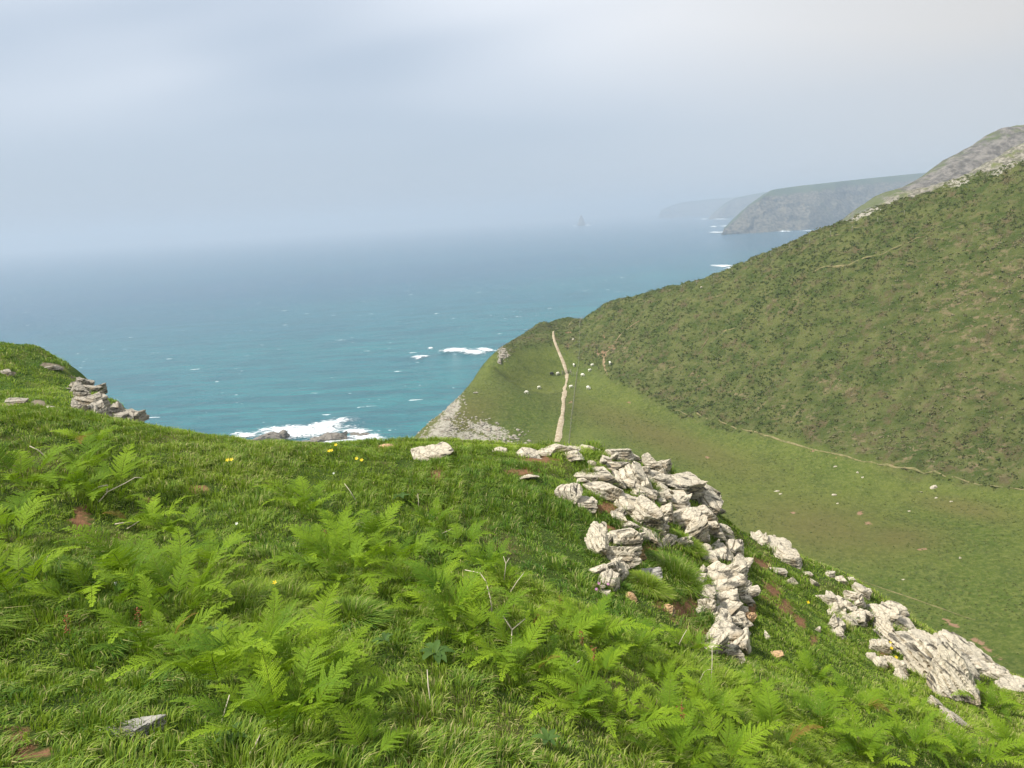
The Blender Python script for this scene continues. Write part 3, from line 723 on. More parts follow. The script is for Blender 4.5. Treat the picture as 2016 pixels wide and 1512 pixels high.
outcrop('rock_outcrop', 'knobbly white rocks in a column on the rim, left one of two side by side', 'outcrop',
        [(1632, 1178, 28, 28, 0), (1648, 1192, 34, 26, -20), (1655, 1212, 30, 24, 0), (1646, 1228, 26, 26, 0), (1652, 1240, 16, 26, 0)], 7, fill=10)
outcrop('rock_outcrop', 'taller group of white rocks in a column on the rim, right one of two', 'outcrop',
        [(1692, 1158, 32, 34, -20), (1675, 1172, 30, 24, 10), (1684, 1184, 36, 26, 20), (1676, 1198, 24, 20, 0), (1678, 1216, 40, 24, 20), (1694, 1225, 16, 20, 0)], 8, fill=10)
outcrop('rock_outcrop', 'flat pale slab and smaller blocks uphill of the huge white slab', 'outcrop',
        [(1730, 1206, 36, 30, 0), (1752, 1203, 44, 24, -20), (1765, 1222, 70, 26, -32), (1750, 1246, 44, 26, -36), (1740, 1232, 30, 26, -30)], 9)
outcrop('rock_slab', 'huge cracked white slab sloping down beside bracken at the right', 'rock slab',
        [(1800, 1268, 90, 60, -30, 0.04), (1845, 1300, 130, 80, -38, 0.06), (1872, 1345, 80, 70, -42, 0.05), (1875, 1270, 80, 30, -34)], 10, depth=0.7, fill=10)
outcrop('rock_outcrop', 'low pale slabs at the right margin, beyond the huge white slab', 'outcrop',
        [(1925, 1312, 70, 24, -18), (1965, 1326, 70, 20, -26), (1995, 1350, 60, 14, -14), (1905, 1300, 30, 20, 0)], 11)
outcrop('rock_outcrop', 'narrow white ledge in grass below the huge slab', 'outcrop',
        [(1845, 1385, 40, 14, -34), (1870, 1405, 40, 18, -36), (1888, 1420, 40, 18, -34)], 12)
outcrop('rock_outcrop', 'small white and brown blocks just left of the huge slab', 'outcrop',
        [(1730, 1270, 38, 26, -20), (1716, 1290, 24, 20, 0), (1730, 1302, 24, 22, -30), (1768, 1308, 22, 34, -10), (1776, 1330, 16, 20, -20)], 13)
for i, (px, py, w, h, rot, label) in enumerate([
        (842, 892, 58, 34, -8, 'lone pale boulder with a dark split side on the crest grass'),
        (1106, 962, 42, 44, -40, 'upright whitish stone set in turf left of the big crag'),
        (1152, 988, 56, 28, -8, 'pale oval rock in turf under the upright whitish stone'),
        (1143, 944, 28, 14, 10, 'small pointed white stone just left of the big crag'),
        (1174, 1066, 50, 52, -38, 'wedge-shaped grey-white rock beside the leaning pillar'),
        (1270, 1130, 66, 28, 8, 'dark crusty ledge under grass, right of the leaning pillar'),
        (1260, 1094, 30, 14, 0, 'small tan stone between the pillar and the tussock'),
        (1530, 1122, 38, 12, -10, 'flat stone beside the bare earth right of the rock wall'),
        (1556, 1142, 14, 24, -40, 'thin tilted pale stone below the flat stone on the rim'),
        (1590, 1128, 16, 12, 0, 'pebble-like stone on the rim, upper of a broken line'),
        (1603, 1146, 20, 12, -30, 'pebble-like stone on the rim, lower of a broken line'),
        (1632, 1128, 24, 12, -10, 'whitish cobble on the rim, left of a close pair'),
        (1652, 1138, 22, 16, -20, 'whitish cobble on the rim, right of a close pair'),
        (1509, 1250, 11, 18, 0, 'small upright cream stone in grass right of the cube-like block'),
        (1610, 1238, 10, 10, 0, 'tiny cream stone in grass left of the knobbly white rocks'),
        (1528, 1288, 30, 12, 10, 'flat brownish stone in grass below the rim'),
        (1240, 1170, 24, 18, -30, 'small brown stone in grass left of the bare red earth'),
        (1466, 1214, 26, 30, -20, 'brown boulder tucked against the foot of the rock wall'),
        (986, 886, 34, 10, -4, 'low pale stone at the left end of the crest slabs'),
        (1033, 892, 44, 12, -4, 'low pale stone touching the left end of the long crest slabs'),
        (1035, 938, 44, 9, 6, 'thin line of flat stones showing through turf left of the crag'),
        (757, 877, 34, 7, 0, 'flat brown stone flush with the crest turf left of the lone boulder'),
        (250, 1436, 72, 34, 5, 'grey crusty stone half buried in grass at lower left')]):
    rk = rock_obj('boulder' if w > 30 else 'stone', px, py, w, h, 900 + i, mat=M_ROCK_TAN if 'brown' in label or 'tan' in label else (M_ROCK_GREY if 'grey crusty' in label or 'dark crusty' in label else M_ROCK), rot=rot, rough=0.10 if 'crusty' in label else 0.028)
    tag(rk, label, 'rock' if w > 30 else 'stone')
tag(rock_obj('stone', 1317, 1196, 22, 22, 777, mat=M_ROCK_TAN, rot=25), 'orange-tan wedge stone lying on bare red earth', 'stone')

outcrop('rock_outcrop', 'dark layered rock face with pale blocks on the edge of the left knoll', 'outcrop',
        [(180, 762, 36, 24, 0), (160, 776, 28, 28, 0), (182, 784, 44, 34, 0), (194, 800, 34, 36, 0), (168, 806, 44, 40, 30), (180, 826, 48, 32, 30), (155, 798, 20, 44, 0), (150, 830, 24, 20, 0), (200, 826, 24, 24, 0), (155, 748, 20, 10, -10), (145, 758, 14, 10, 0), (205, 812, 30, 30, 10), (170, 752, 26, 14, -20)], 21, mat=M_ROCK_FAR, fill=16,
        hitf=lambda a, b: hit(a, b, 15, 48, 900, knoll_z), strata=0.14)
outcrop('rock_outcrop', 'pale blocky tip of the left knoll above the water', 'outcrop',
        [(225, 810, 24, 18, 0), (240, 820, 36, 24, 0), (218, 834, 30, 22, 0), (250, 840, 40, 20, 0), (262, 816, 34, 24, -10), (258, 808, 16, 12, 0), (266, 822, 28, 18, 10), (246, 828, 26, 16, 40), (268, 834, 22, 16, 0), (222, 822, 24, 18, 0)], 22, mat=M_ROCK_FAR, fill=10,
        hitf=lambda a, b: hit(a, b, 15, 48, 900, knoll_z), strata=0.14)
for i, (px, py, w, h, label) in enumerate([(96, 803, 20, 12, 'white stone cluster low on the left knoll, nearer the cliff'), (40, 788, 26, 12, 'pale stone in brown earth low on the left knoll, near the photo edge'),
                                    (100, 722, 28, 9, 'flat rock band near the top of the left knoll'), (12, 732, 18, 6, 'small pale stone high on the left knoll at the photo edge'),
                                    (132, 826, 12, 8, 'small stone at the lowest part of the left knoll')]):
    tag(rock_obj('stone', px, py, w, h, 950 + i, mat=M_ROCK_FAR, hitf=lambda a, b: hit(a, b, 15, 48, 900, knoll_z)), label, 'stone')
tag(rock_obj('boulder', 984, 704, 9, 11, 970, mat=M_ROCK_FAR, hitf=lambda a, b: hit(a, b + 6, 60, 300, 1600, valley_z), depth=1.0), 'rock bluff sticking out of the seaward edge of the grassy slope', 'rock')

# stones on the pasture
for i, (px, py, w, h, label) in enumerate([
        (1837, 958, 11, 8, 'grey triangular stone, largest in the pasture'), (1642, 973, 9, 6, 'white elongated stone in the middle of the pasture'), (1644, 918, 8, 4, 'white stone just below the footpath where it bends'),
        (1688, 929, 4, 5, 'upper one of two close white stones below the footpath'), (1698, 940, 4, 4, 'lower one of two close white stones below the footpath'), (1531, 966, 9, 3, 'flat white stone, upper of two at the left of the pasture'),
        (1537, 972, 7, 3, 'flat white stone, lower of two at the left of the pasture'), (1843, 980, 6, 3, 'small stone right below the grey triangular stone'), (1873, 987, 7, 3, 'flat pale stone, rightmost of the row in the pasture'),
        (1814, 968, 4, 3, 'small stone left of the grey triangular stone'), (1790, 1006, 6, 3, 'lone small white stone between the two red earth spots'), (1649, 991, 5, 3, 'small white stone under the elongated stone'), (1890, 1098, 4, 5, 'tiny pale stone low in the right half of the pasture'),
        (1779, 1141, 5, 3, 'tiny stone near the lower footpath'), (1381, 564, 6, 6, 'white stone by a post on the skyline ridge'), (1129, 667, 6, 4, 'white stone on the slope between the fence and the path top'), (1980, 1321, 14, 9, 'brown cobble on bare ground at the right edge')]):
    tag(rock_obj('stone', px, py, w, h, 980 + i, mat=M_ROCK, hitf=vhit, sub=2), label, 'stone')

# scree on the seaward end of the pasture
def scatter_px(hitf, ells, n, rs):
    out = []
    for _ in range(n):
        cx, cy, rx, ry, a = ells[rs.randint(len(ells))]
        u, w = rs.normal(0, 0.6) * rx, rs.normal(0, 0.6) * ry; c, q = math.cos(rad(a)), math.sin(rad(a))
        out.append((cx + u * c - w * q, cy + u * q + w * c))
    return out
rs = np.random.RandomState(5)
D1, F1 = ico(1)
MBs = MB()
for px, py in scatter_px(vhit, scree_l[:7], 1900, rs):
    p, t = vhit(px, py)
    if t > 280: continue
    r_ = rs.uniform(0.15, 0.6) * (1.2 if rs.rand() < 0.12 else 0.62)
    V = D1 * (1 + rs.normal(0, 0.16, (len(D1), 1))) * np.array([r_, r_ * rs.uniform(0.5, 0.9), r_ * rs.uniform(0.35, 0.6)])
    a = rs.uniform(0, 3.1); V = V @ np.array([[math.cos(a), math.sin(a), 0], [-math.sin(a), math.cos(a), 0], [0, 0, 1]])
    MBs.add(V + p + np.array([0, 0, -0.02]), None, F1)
tag(MBs.build('scree', M_ROCK_FAR, smooth=False), kind='stuff')

# rocks awash in the sea and the far stack
def sea_rock(label, blocks, seed):
    p = at_z(blocks[0][0], blocks[0][1], -75); e = empty('sea_rock', p); tag(e, label, 'sea rock')
    for i, (px, py, w, h, rot) in enumerate(blocks):
        q = at_z(px, py + h * 0.4, -75); t = np.linalg.norm(q - EYE); sx = w * t / FPX; sz = h * t / FPX
        me = rock_mesh('rock_block', (sx * 1.1, sx * 0.6, sz * 2.0), seed * 50 + i, M_SEA_ROCK, sub=4, strata=0.16, bed=(0.75, -0.1, 0.66), nstr=9)
        obj('rock_block', me, e, loc=q - p, rot=(0, -rad(rot), random.uniform(-0.3, 0.3)))
sea_rock('brown layered rocks in white surf, left group behind the grass crest', [(520, 866, 60, 14, 12), (545, 862, 40, 12, 14), (556, 860, 26, 10, 14), (505, 872, 50, 8, 5)], 31)
sea_rock('brown rocks in white surf, right group behind the grass crest', [(655, 862, 50, 12, 10), (668, 860, 36, 14, 4), (630, 866, 40, 8, 0), (600, 871, 50, 5, 0)], 32)
sea_rock('low wave-washed rock right of the surf rocks', [(716, 856, 26, 6, 0), (700, 855, 20, 5, 0)], 33)
q = at_z(1145, 444.5, -75); t = np.linalg.norm(q - EYE)
D, F = ico(4)
V = D.copy(); hh = (D[:, 2] + 1) / 2
wd = 0.18 + 0.82 * (1 - hh) ** 1.3
V = np.c_[D[:, 0] / np.maximum(0.3, np.hypot(D[:, 0], D[:, 1])) * wd * 34 * np.hypot(D[:, 0], D[:, 1]) ** 0.4, D[:, 1] * wd * 30, hh * 74 - 6]
V = V * (1 + 0.16 * fbm(V[:, 0] * 0.06, V[:, 1] * 0.06, V[:, 2] * 0.05, seed=3, oct=4))[:, None]
so = mesh_np('sea_stack', V, [F], M_SEA_ROCK, smooth=False); so.location = q; tag(so, 'faint pointed sea stack far out in the haze', 'sea stack')

# ------------------------------------------------------------------ fence, gate, sheep
M_WOOD = flat_mat('fence_wood', (0.24, 0.22, 0.16), 0.85); M_WIRE = flat_mat('fence_wire', (0.22, 0.25, 0.18), 0.6)
def fence(label, pxs, n, h=1.25, wires=4):
    P = [vhit(*q)[0] for q in pxs]; Q = []
    L = [np.linalg.norm(b[:2] - a[:2]) for a, b in zip(P[:-1], P[1:])]; tot = sum(L)
    for i in range(n):
        s = tot * i / (n - 1); k = 0
        while k < len(L) - 1 and s > L[k]: s -= L[k]; k += 1
        xy = P[k][:2] + (P[k + 1][:2] - P[k][:2]) * min(1, s / L[k]); Q.append(np.r_[xy, valley_z(xy[:1], xy[1:2])[0]])
    e = empty('wire_fence', Q[0]); tag(e, label, 'fence')
    me = MB().tube([(0, 0, -0.3), (0, 0, h * 0.5), (0, 0, h)], 0.055, 0.05, 7).build('post', M_WOOD, link=False)
    for q_ in Q: obj('post', me, e, loc=q_ - Q[0], rot=(random.uniform(-.05, .05), random.uniform(-.05, .05), 0))
    if wires:
        mb = MB()
        for w in range(wires): mb.tube([q_ - Q[0] + (0, 0, h * (0.25 + 0.7 * w / (wires - 1))) for q_ in Q], 0.010, n=3)
        mb.build('wire', M_WIRE, e)
    return e
fence('long wire fence running straight down the slope beside the dirt path', [(1120, 880), (1124, 840), (1131, 785), (1136, 740), (1141, 690), (1147, 630)], 44)
fence('short wire fence from the path gate to the long fence', [(1120, 735), (1128, 742), (1135, 741)], 5)
e = fence('widely spaced fence posts along the skyline ridge', [(1341, 572), (1381, 561), (1500, 512), (1687, 460), (1780, 428)], 12, wires=2)
p, t = vhit(1115.5, 737.5)
gt = empty('gate', p, 0.1); tag(gt, 'small dark gate across the dirt path', 'gate')
for dx in (-1.15, 1.15): obj('post', MB().tube([(0, 0, -0.2), (0, 0, 1.3)], 0.09, n=7).build('post', M_WOOD, link=False), gt, loc=(dx, 0, 0))
M_DARKWOOD = flat_mat('gate_wood', (0.07, 0.06, 0.045), 0.8)
for z in (0.35, 0.65, 0.95): MB().tube([(-1.1, 0.03, z), (1.1, 0.03, z)], 0.06, n=5).build('gate_bar', M_DARKWOOD, gt)

def sheep_body():
    bm = bmesh.new()
    sk = [((-0.42, 0, 0.66), .17), ((-0.2, 0, 0.70), .27), ((0.1, 0, 0.70), .28), ((0.36, 0, 0.70), .22), ((0.52, 0, 0.60), .12), ((0.60, 0, 0.42), .08), ((0.68, 0, 0.28), .075), ((0.74, 0, 0.20), .045)]
    vs = [bm.verts.new(p) for p, r in sk]; R_ = [r for p, r in sk]
    for a, b in zip(vs[:-1], vs[1:]): bm.edges.new((a, b))
    for root, x, s, bend in ((1, -0.3, 1, -0.06), (1, -0.3, -1, -0.06), (3, 0.3, 1, 0.03), (3, 0.3, -1, 0.03)):
        a = bm.verts.new((x, 0.13 * s, 0.45)); b = bm.verts.new((x + bend, 0.14 * s, 0.25)); c = bm.verts.new((x, 0.14 * s, 0.0))
        R_ += [.08, .045, .035]
        bm.edges.new((vs[root], a)); bm.edges.new((a, b)); bm.edges.new((b, c))
    tl = bm.verts.new((-0.56, 0, 0.55)); R_.append(.05); bm.edges.new((vs[0], tl))
    for s in (1, -1):
        ear = bm.verts.new((0.56, 0.13 * s, 0.46)); R_.append(.03); bm.edges.new((vs[5], ear))
    me = bpy.data.meshes.new('sheep_skel'); bm.to_mesh(me); bm.free()
    o = bpy.data.objects.new('sheep_skel', me); COL.objects.link(o)
    sm = o.modifiers.new('s', 'SKIN'); o.modifiers.new('u', 'SUBSURF').levels = 2
    for i, v_ in enumerate(me.skin_vertices[0].data): v_.radius = (R_[i], R_[i]); v_.use_root = (i == 2)
    dg = bpy.context.evaluated_depsgraph_get(); r = bpy.data.meshes.new_from_object(o.evaluated_get(dg)); bpy.data.objects.remove(o)
    r.name = 'sheep'; r.polygons.foreach_set('use_smooth', np.ones(len(r.polygons), bool)); return r
SB = sheep_body()
SB_W = SB; SB_W.materials.clear(); SB_W.materials.append(flat_mat('fleece', (0.72, 0.69, 0.58), 0.95))
SB_B = SB.copy(); SB_B.materials.clear(); SB_B.materials.append(flat_mat('black_fleece', (0.02, 0.02, 0.02), 0.95))
for px, py, rz, sz, me, label in [
        (1086, 737, 10, 1.25, SB_B, 'black sheep grazing left of the path gate'), (1098, 737, 25, 1.25, SB_W, 'white sheep between the black sheep and the path gate'), (1147, 740, -30, 1.3, SB_W, 'white sheep right of the fence, level with the gate'),
        (1130, 720, 95, 1.2, SB_W, 'white sheep between path and fence, uphill of the gate'), (1161, 730, 20, 1.1, SB_W, 'white sheep on rough slope right of the fence, lower of a close pair'), (1166, 720, 0, 1.1, SB_W, 'white sheep on rough slope right of the fence, upper of a close pair'),
        (1201, 716, 95, 1.15, SB_W, 'white sheep farthest right, beside the red zigzag track'), (1061, 764, 10, 1.15, SB_W, 'white sheep left of the path, upper of the two on the open slope'), (1037, 774, 170, 1.15, SB_W, 'white sheep farthest left, lowest on the open slope'),
        (1124, 763, 5, 1.25, SB_W, 'white sheep between path and fence, below the gate'), (1158, 765, -45, 1.3, SB_W, 'white sheep on smooth pasture right of the fence, below the gate')]:
    p, t = vhit(px, py + 2); tag(obj('sheep', me, None, p, (0, 0, rad(rz)), (sz * 0.76,) * 3), label, 'sheep', 'sheep grazing around the path')

# ------------------------------------------------------------------ scrub on the hillside (stuff)
def scrub():
    rs = np.random.RandomState(77); N = 330000
    X = rs.uniform(-30, 260, N); Y = rs.uniform(50, 245, N)
    z, he, cut, px, py = valley_parts(X, Y)
    dn = fbm(X * 0.09, Y * 0.14, seed=45, oct=4); stripe = fbm((X * .88 + Y * .47) * 0.10, (-X * .47 + Y * .88) * 0.5, seed=46, oct=3)
    floor_ = (he <= 0.5) & (cut < 0.1) & (px > 880) & (px < 2120) & (py < 1420) & (rs.rand(N) < 0.16 + 0.5 * sstep(-.1, .5, dn))
    keep = (he > 0.5) & (cut < 0.2) & (px > 985) & (px < 2120) & (py < 1010) & (rs.rand(N) < 0.30 + 0.45 * sstep(-0.3, 0.35, dn + 0.9 * stripe))
    keep = keep | floor_; X, Y, z, dn = X[keep], Y[keep], z[keep], dn[keep]; px, py = px[keep], py[keep]; fl = floor_[keep]
    n = len(X); K = 8
    br = fbm(X * 0.045 + 9, Y * 0.09, seed=47, oct=5) + 0.5 * vnoise(X * 0.5, Y * 0.5, seed=48)
    dry = sstep(-0.05, 0.22, br) * rs.uniform(0.3, 1, n) * np.clip(0.55 + ell(brown_l, px, py), 0, 1)
    R_ = rs.uniform(0.16, 0.44, n) * np.where(dry > 0.4, 0.9, 1); R_ = np.where(fl, R_ * 0.42, R_); dry = np.where(fl, dry * 0.35, dry)
    th = rs.uniform(0, 2 * np.pi, (n, K)); ph = np.arccos(rs.uniform(0.0, 1, (n, K))); rr = rs.uniform(0.6, 1, (n, K))
    d = np.stack([np.sin(ph) * np.cos(th), np.sin(ph) * np.sin(th), np.cos(ph) * 0.4], -1) * (rr * R_[:, None])[..., None]
    C = np.stack([X, Y, z], -1)[:, None] + d
    a = rs.normal(0, 1, (n, K, 3)); a /= np.linalg.norm(a, axis=-1)[..., None]
    b = np.cross(a, d + rs.normal(0, .3, d.shape)); b /= np.linalg.norm(b, axis=-1)[..., None] + 1e-9
    s = (R_[:, None] * rs.uniform(0.35, 0.65, (n, K)))[..., None]
    V = np.stack([C + a * s, C - a * s * 0.6 + b * s * 0.7, C - a * s * 0.6 - b * s * 0.7], 2).reshape(-1, 3)
    F = np.arange(len(V)).reshape(-1, 3)
    g_ = np.clip(0.50 + 0.9 * fbm(X * 0.035, Y * 0.06, seed=49, oct=4)[:, None] + rs.normal(0, 0.10, (n, K)), 0, 1)
    dr = np.clip(dry[:, None] + rs.normal(0, 0.1, (n, K)), 0, 1)
    T = np.repeat(np.stack([g_, dr, g_ * 0, g_ * 0 + 1], -1).reshape(-1, 4), 3, 0)
    tag(mesh_np('scrub', V, [F], M_SCRUB, smooth=False, attrs={'tint': T}), kind='stuff')
scrub()

# ------------------------------------------------------------------ grass (stuff)
def grass_patch(name, X, Y, zf, Hm, Wm, seed, dry0=0.09, bend=0.6, ctr=None):
    rs = np.random.RandomState(seed); n = len(X); Z = zf(X, Y)
    tn = fbm(X * 1.6, Y * 1.6, seed=seed + 1, oct=3); tn2 = fbm(X * 0.35, Y * 0.35, seed=seed + 2, oct=3)
    H = Hm * rs.uniform(0.45, 1.25, n) * (1 + 0.75 * tn); W = Wm * rs.uniform(0.7, 1.3, n)
    cs = 0.17 if Hm < 0.1 else 0.5
    cx, cy = np.floor(X / cs), np.floor(Y / cs)
    h1, h2, h3, h4 = [_hash(cx, cy, cx * 0, seed * 10 + i) for i in range(4)]
    ox, oy = X / cs - cx - 0.2 - 0.6 * h1, Y / cs - cy - 0.2 - 0.6 * h2
    H = H * (0.55 + 0.95 * h3)
    az = np.arctan2(oy, ox) + rs.normal(0, 0.7, n); lean = np.clip(np.hypot(ox, oy) * 1.5 + rs.normal(0, 0.3, n), 0.05, 1.4)
    if ctr is not None:
        dx, dy = X - ctr[0], Y - ctr[1]; az = np.arctan2(dy, dx) + rs.normal(0, 0.35, n); lean = np.clip(np.hypot(dx, dy) / ctr[2] * 1.3 + rs.normal(0, 0.2, n), 0.05, 1.5); H = Hm * rs.uniform(0.6, 1.2, n) * (1.2 - 0.5 * np.hypot(dx, dy) / ctr[2])
    fx = fbm(X * 1.1, Y * 1.1, seed=seed + 4, oct=2) * 1.0 + 0.08; fy = fbm(X * 1.1, Y * 1.1, seed=seed + 5, oct=2) * 1.0 - 0.05
    d = np.stack([np.cos(az) * lean + fx * bend, np.sin(az) * lean + fy * bend, np.zeros(n)], -1) * 0.62
    side = np.stack([-np.sin(az), np.cos(az), np.zeros(n)], -1)
    side = side * W[:, None] / 2
    B = np.stack([X, Y, Z - 0.01], -1); up = np.array([0, 0, 1.0])
    Hh = H[:, None]
    M_ = B + d * Hh * 0.35 + up * Hh * 0.55
    T_ = B + d * Hh * 1.15 + up * Hh * np.clip(0.98 - 0.32 * (lean + 0.3), 0.4, 1)[:, None]
    V = np.stack([B - side, B + side, M_ - side * 0.8, M_ + side * 0.8, T_], 1).reshape(-1, 3)
    i = np.arange(n) * 5
    Q = np.c_[i, i + 1, i + 3, i + 2]; T = np.c_[i + 2, i + 3, i + 4]
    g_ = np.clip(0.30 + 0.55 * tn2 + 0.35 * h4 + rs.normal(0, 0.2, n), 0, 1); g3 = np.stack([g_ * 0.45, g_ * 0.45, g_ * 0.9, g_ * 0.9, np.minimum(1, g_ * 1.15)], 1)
    dry = np.clip(np.where(rs.rand(n) < dry0 + 0.30 * sstep(2.5, 6.0, X - 0.0 * Y) * (zf is ground_z) + 0.16 * sstep(0.1, 0.6, fbm(X * 0.8, Y * 0.8, seed=seed + 6, oct=3)), rs.uniform(0.4, 1, n), rs.uniform(0, 0.12, n)), 0, 1)
    d3 = np.repeat(dry[:, None], 5, 1)
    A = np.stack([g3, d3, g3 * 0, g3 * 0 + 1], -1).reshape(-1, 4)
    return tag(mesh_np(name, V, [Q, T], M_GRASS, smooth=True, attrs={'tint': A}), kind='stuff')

rs = np.random.RandomState(19)
def sample_near(n, d0, d1, pw):
    u = rs.rand(n); D = (d0 ** pw + u * (d1 ** pw - d0 ** pw)) ** (1 / pw)
    A = rs.uniform(rad(-46), rad(48), n); return D * np.sin(A), D * np.cos(A)
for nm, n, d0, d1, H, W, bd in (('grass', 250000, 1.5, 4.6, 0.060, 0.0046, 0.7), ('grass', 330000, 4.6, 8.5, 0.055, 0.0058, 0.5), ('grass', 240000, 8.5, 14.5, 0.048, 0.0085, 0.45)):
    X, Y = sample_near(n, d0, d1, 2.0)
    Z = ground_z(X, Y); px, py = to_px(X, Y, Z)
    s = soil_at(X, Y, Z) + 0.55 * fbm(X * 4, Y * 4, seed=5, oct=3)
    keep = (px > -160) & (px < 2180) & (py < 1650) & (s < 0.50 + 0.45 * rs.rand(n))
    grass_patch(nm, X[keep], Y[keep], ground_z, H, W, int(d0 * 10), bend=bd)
q = np.random.RandomState(88); cl = [(1250, 960, 100, 60), (1340, 1000, 70, 60), (1200, 1080, 50, 60), (1420, 1060, 40, 50), (1415, 1180, 50, 90), (1290, 1080, 70, 30), (1530, 1080, 45, 25), (1650, 1205, 30, 40), (1685, 1190, 28, 40), (1750, 1225, 50, 35), (1850, 1320, 70, 60), (1110, 885, 70, 14)]
bl = []
for cx, cy, rx, ry in cl:
    for _ in range(9):
        p, t = hit(cx + q.uniform(-1, 1) * rx, cy + q.uniform(-1, 1) * ry); n = q.randint(60, 260)
        bl.append(p[:2][None] + q.normal(0, q.uniform(0.03, 0.09), (n, 2)))
bl = np.concatenate(bl); grass_patch('grass', bl[:, 0], bl[:, 1], ground_z, 0.098, 0.006, 90, dry0=0.15, bend=0.4)
def tussock(px, py, r, h, label, seed):
    p, t = hit(px, py); q = np.random.RandomState(seed); n = 2600
    a = q.uniform(0, 6.283, n); d = r * q.rand(n) ** 0.5
    o = grass_patch('grass_tussock', p[0] + d * np.cos(a), p[1] + d * np.sin(a), ground_z, h, 0.006, seed, 0.1, 0.15, (p[0], p[1], r))
    del o['kind']; tag(o, label, 'grass tussock')
tussock(1335, 1135, 0.26, 0.17, 'pale green grass tussock above the bare red earth, between pillar and rock wall', 61)
tussock(1350, 1075, 0.16, 0.15, 'dark green grass tuft at the foot of the big crag, beside the rock wall', 62)
tussock(1275, 1160, 0.16, 0.15, 'long dark grass tuft hanging below the dark crusty ledge', 63)
tussock(690, 1225, 0.16, 0.13, 'dark grass tuft in front of the broad bright fern', 64)
# short turf on the knoll
X = rs.uniform(-36, -12, 120000); Y = rs.uniform(24, 42, 120000); Z = knoll_z(X, Y); px, py = to_px(X, Y, Z)
st = (knoll_z(X + 0.2, Y) - Z) / 0.2; st2 = (knoll_z(X, Y + 0.2) - Z) / 0.2
keep = (np.hypot(st, st2) < 1.1) & (px > -60) & (px < 290) & (ell([(30, 800, 25, 10, 0), (75, 795, 18, 10, 0), (100, 830, 16, 10, 20), (105, 722, 30, 8, 10), (20, 735, 14, 6, 0), (160, 790, 20, 40, 0)], px, py) < 0.5)
grass_patch('grass', X[keep], Y[keep], knoll_z, 0.13, 0.03, 300)

# ------------------------------------------------------------------ bracken
def frond_mesh(seed, bright=0.5, dry=0.03):
    r = np.random.RandomState(seed)
    L = r.uniform(0.40, 0.52); stipe = r.uniform(0.12, 0.26); a0 = r.uniform(0.05, 0.3); a1 = r.uniform(1.2, 2.1); npair = r.randint(11, 15); wmax = r.uniform(0.14, 0.20); spc = L / npair
    NS = 60; ang = np.interp(np.linspace(0, 1, NS), [0, 0.35, 0.8, 1], [a0, a0 + 0.35 * (a1 - a0), a1, a1 + r.uniform(0.1, 0.9)])
    ds = (L + stipe) / (NS - 1); px_ = np.cumsum(np.sin(ang) * ds); pz_ = np.cumsum(np.cos(ang) * ds); sway = 0.05 * np.sin(np.linspace(0, 3, NS) + r.uniform(0, 6)) * np.linspace(0, 1, NS)
    C = np.c_[px_, sway, pz_]; T = np.gradient(C, axis=0); T /= np.linalg.norm(T, axis=1)[:, None]
    s_of = np.linspace(0, 1, NS) * (L + stipe)
    V = []; Q = []; A = []
    def leaf(b, d, n, l, w, g):
        sd = np.cross(d, n); sd /= np.linalg.norm(sd) + 1e-9; i = len(V)
        fold = n * w * 0.25
        V.extend([b - sd * w * 0.25, b + d * l * 0.45 - sd * w * 0.5 - fold, b + d * l - n * l * 0.12, b + d * l * 0.45 + sd * w * 0.5 - fold, ]); Q.append((i, i + 1, i + 2, i + 3)); A.extend([(g, dry, 0, 1)] * 4)
    for k in range(npair):
        u = (k + 0.3) / npair; s = stipe + L * (u ** 0.92)
        P = np.array([np.interp(s, s_of, C[:, j]) for j in range(3)]); t = np.array([np.interp(s, s_of, T[:, j]) for j in range(3)]); t /= np.linalg.norm(t)
        wid = wmax * (1 - u) ** 1.05 * (0.85 + 0.15 * min(1, u / 0.12)) + 0.006
        for sgn in (1, -1):
            y = np.array([0, sgn, 0.0]); n0 = np.cross(t, y) * sgn; n0 /= np.linalg.norm(n0)
            if n0[2] < 0 and abs(t[2]) < 0.95: n0 = -n0
            dr = y * math.cos(0.5) + t * math.sin(0.5) + n0 * (0.12 + 0.45 * u ** 2 + r.uniform(-0.22, 0.22)) + t * r.uniform(-0.1, 0.1); dr /= np.linalg.norm(dr)
            pl = wid * r.uniform(0.8, 1.12); m = max(3, int(pl / 0.0105))
            for j in range(m):
                v = (j + 0.5) / m; q = P + dr * pl * v - n0 * (v ** 2) * pl * 0.20 + t * (v ** 2) * pl * 0.10
                ll = spc * (0.60 - 0.12 * u) * (1 - v) ** 0.65 + 0.003
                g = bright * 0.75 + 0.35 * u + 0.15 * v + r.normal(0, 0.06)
                pd = t * 0.93 + dr * 0.35; pd /= np.linalg.norm(pd); leaf(q, pd, n0, ll * r.uniform(.85, 1.2), 0.0115, g)
                pd = -t * 0.93 + dr * 0.35; pd /= np.linalg.norm(pd); leaf(q, pd, n0, ll * r.uniform(.85, 1.2), 0.0115, g)
            leaf(P, dr, n0, pl * 0.5, 0.005, bright * .6)
    Vt, Qt, Tt = tube(C[::6], 0.0035, 0.001, 5); i = len(V); Qt = Qt + i; Tt = Tt + i
    V = np.concatenate([np.array(V), Vt]); A = np.concatenate([np.array(A), np.tile((0.25, 0.25, 0, 1.0), (len(Vt), 1))])
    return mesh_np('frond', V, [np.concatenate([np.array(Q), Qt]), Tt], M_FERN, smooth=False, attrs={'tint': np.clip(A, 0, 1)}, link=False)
FR = [frond_mesh(500 + i, bright=0.12 + 0.055 * i) for i in range(14)]
FR_DRY = [frond_mesh(600 + i, bright=0.5, dry=0.9) for i in range(2)]

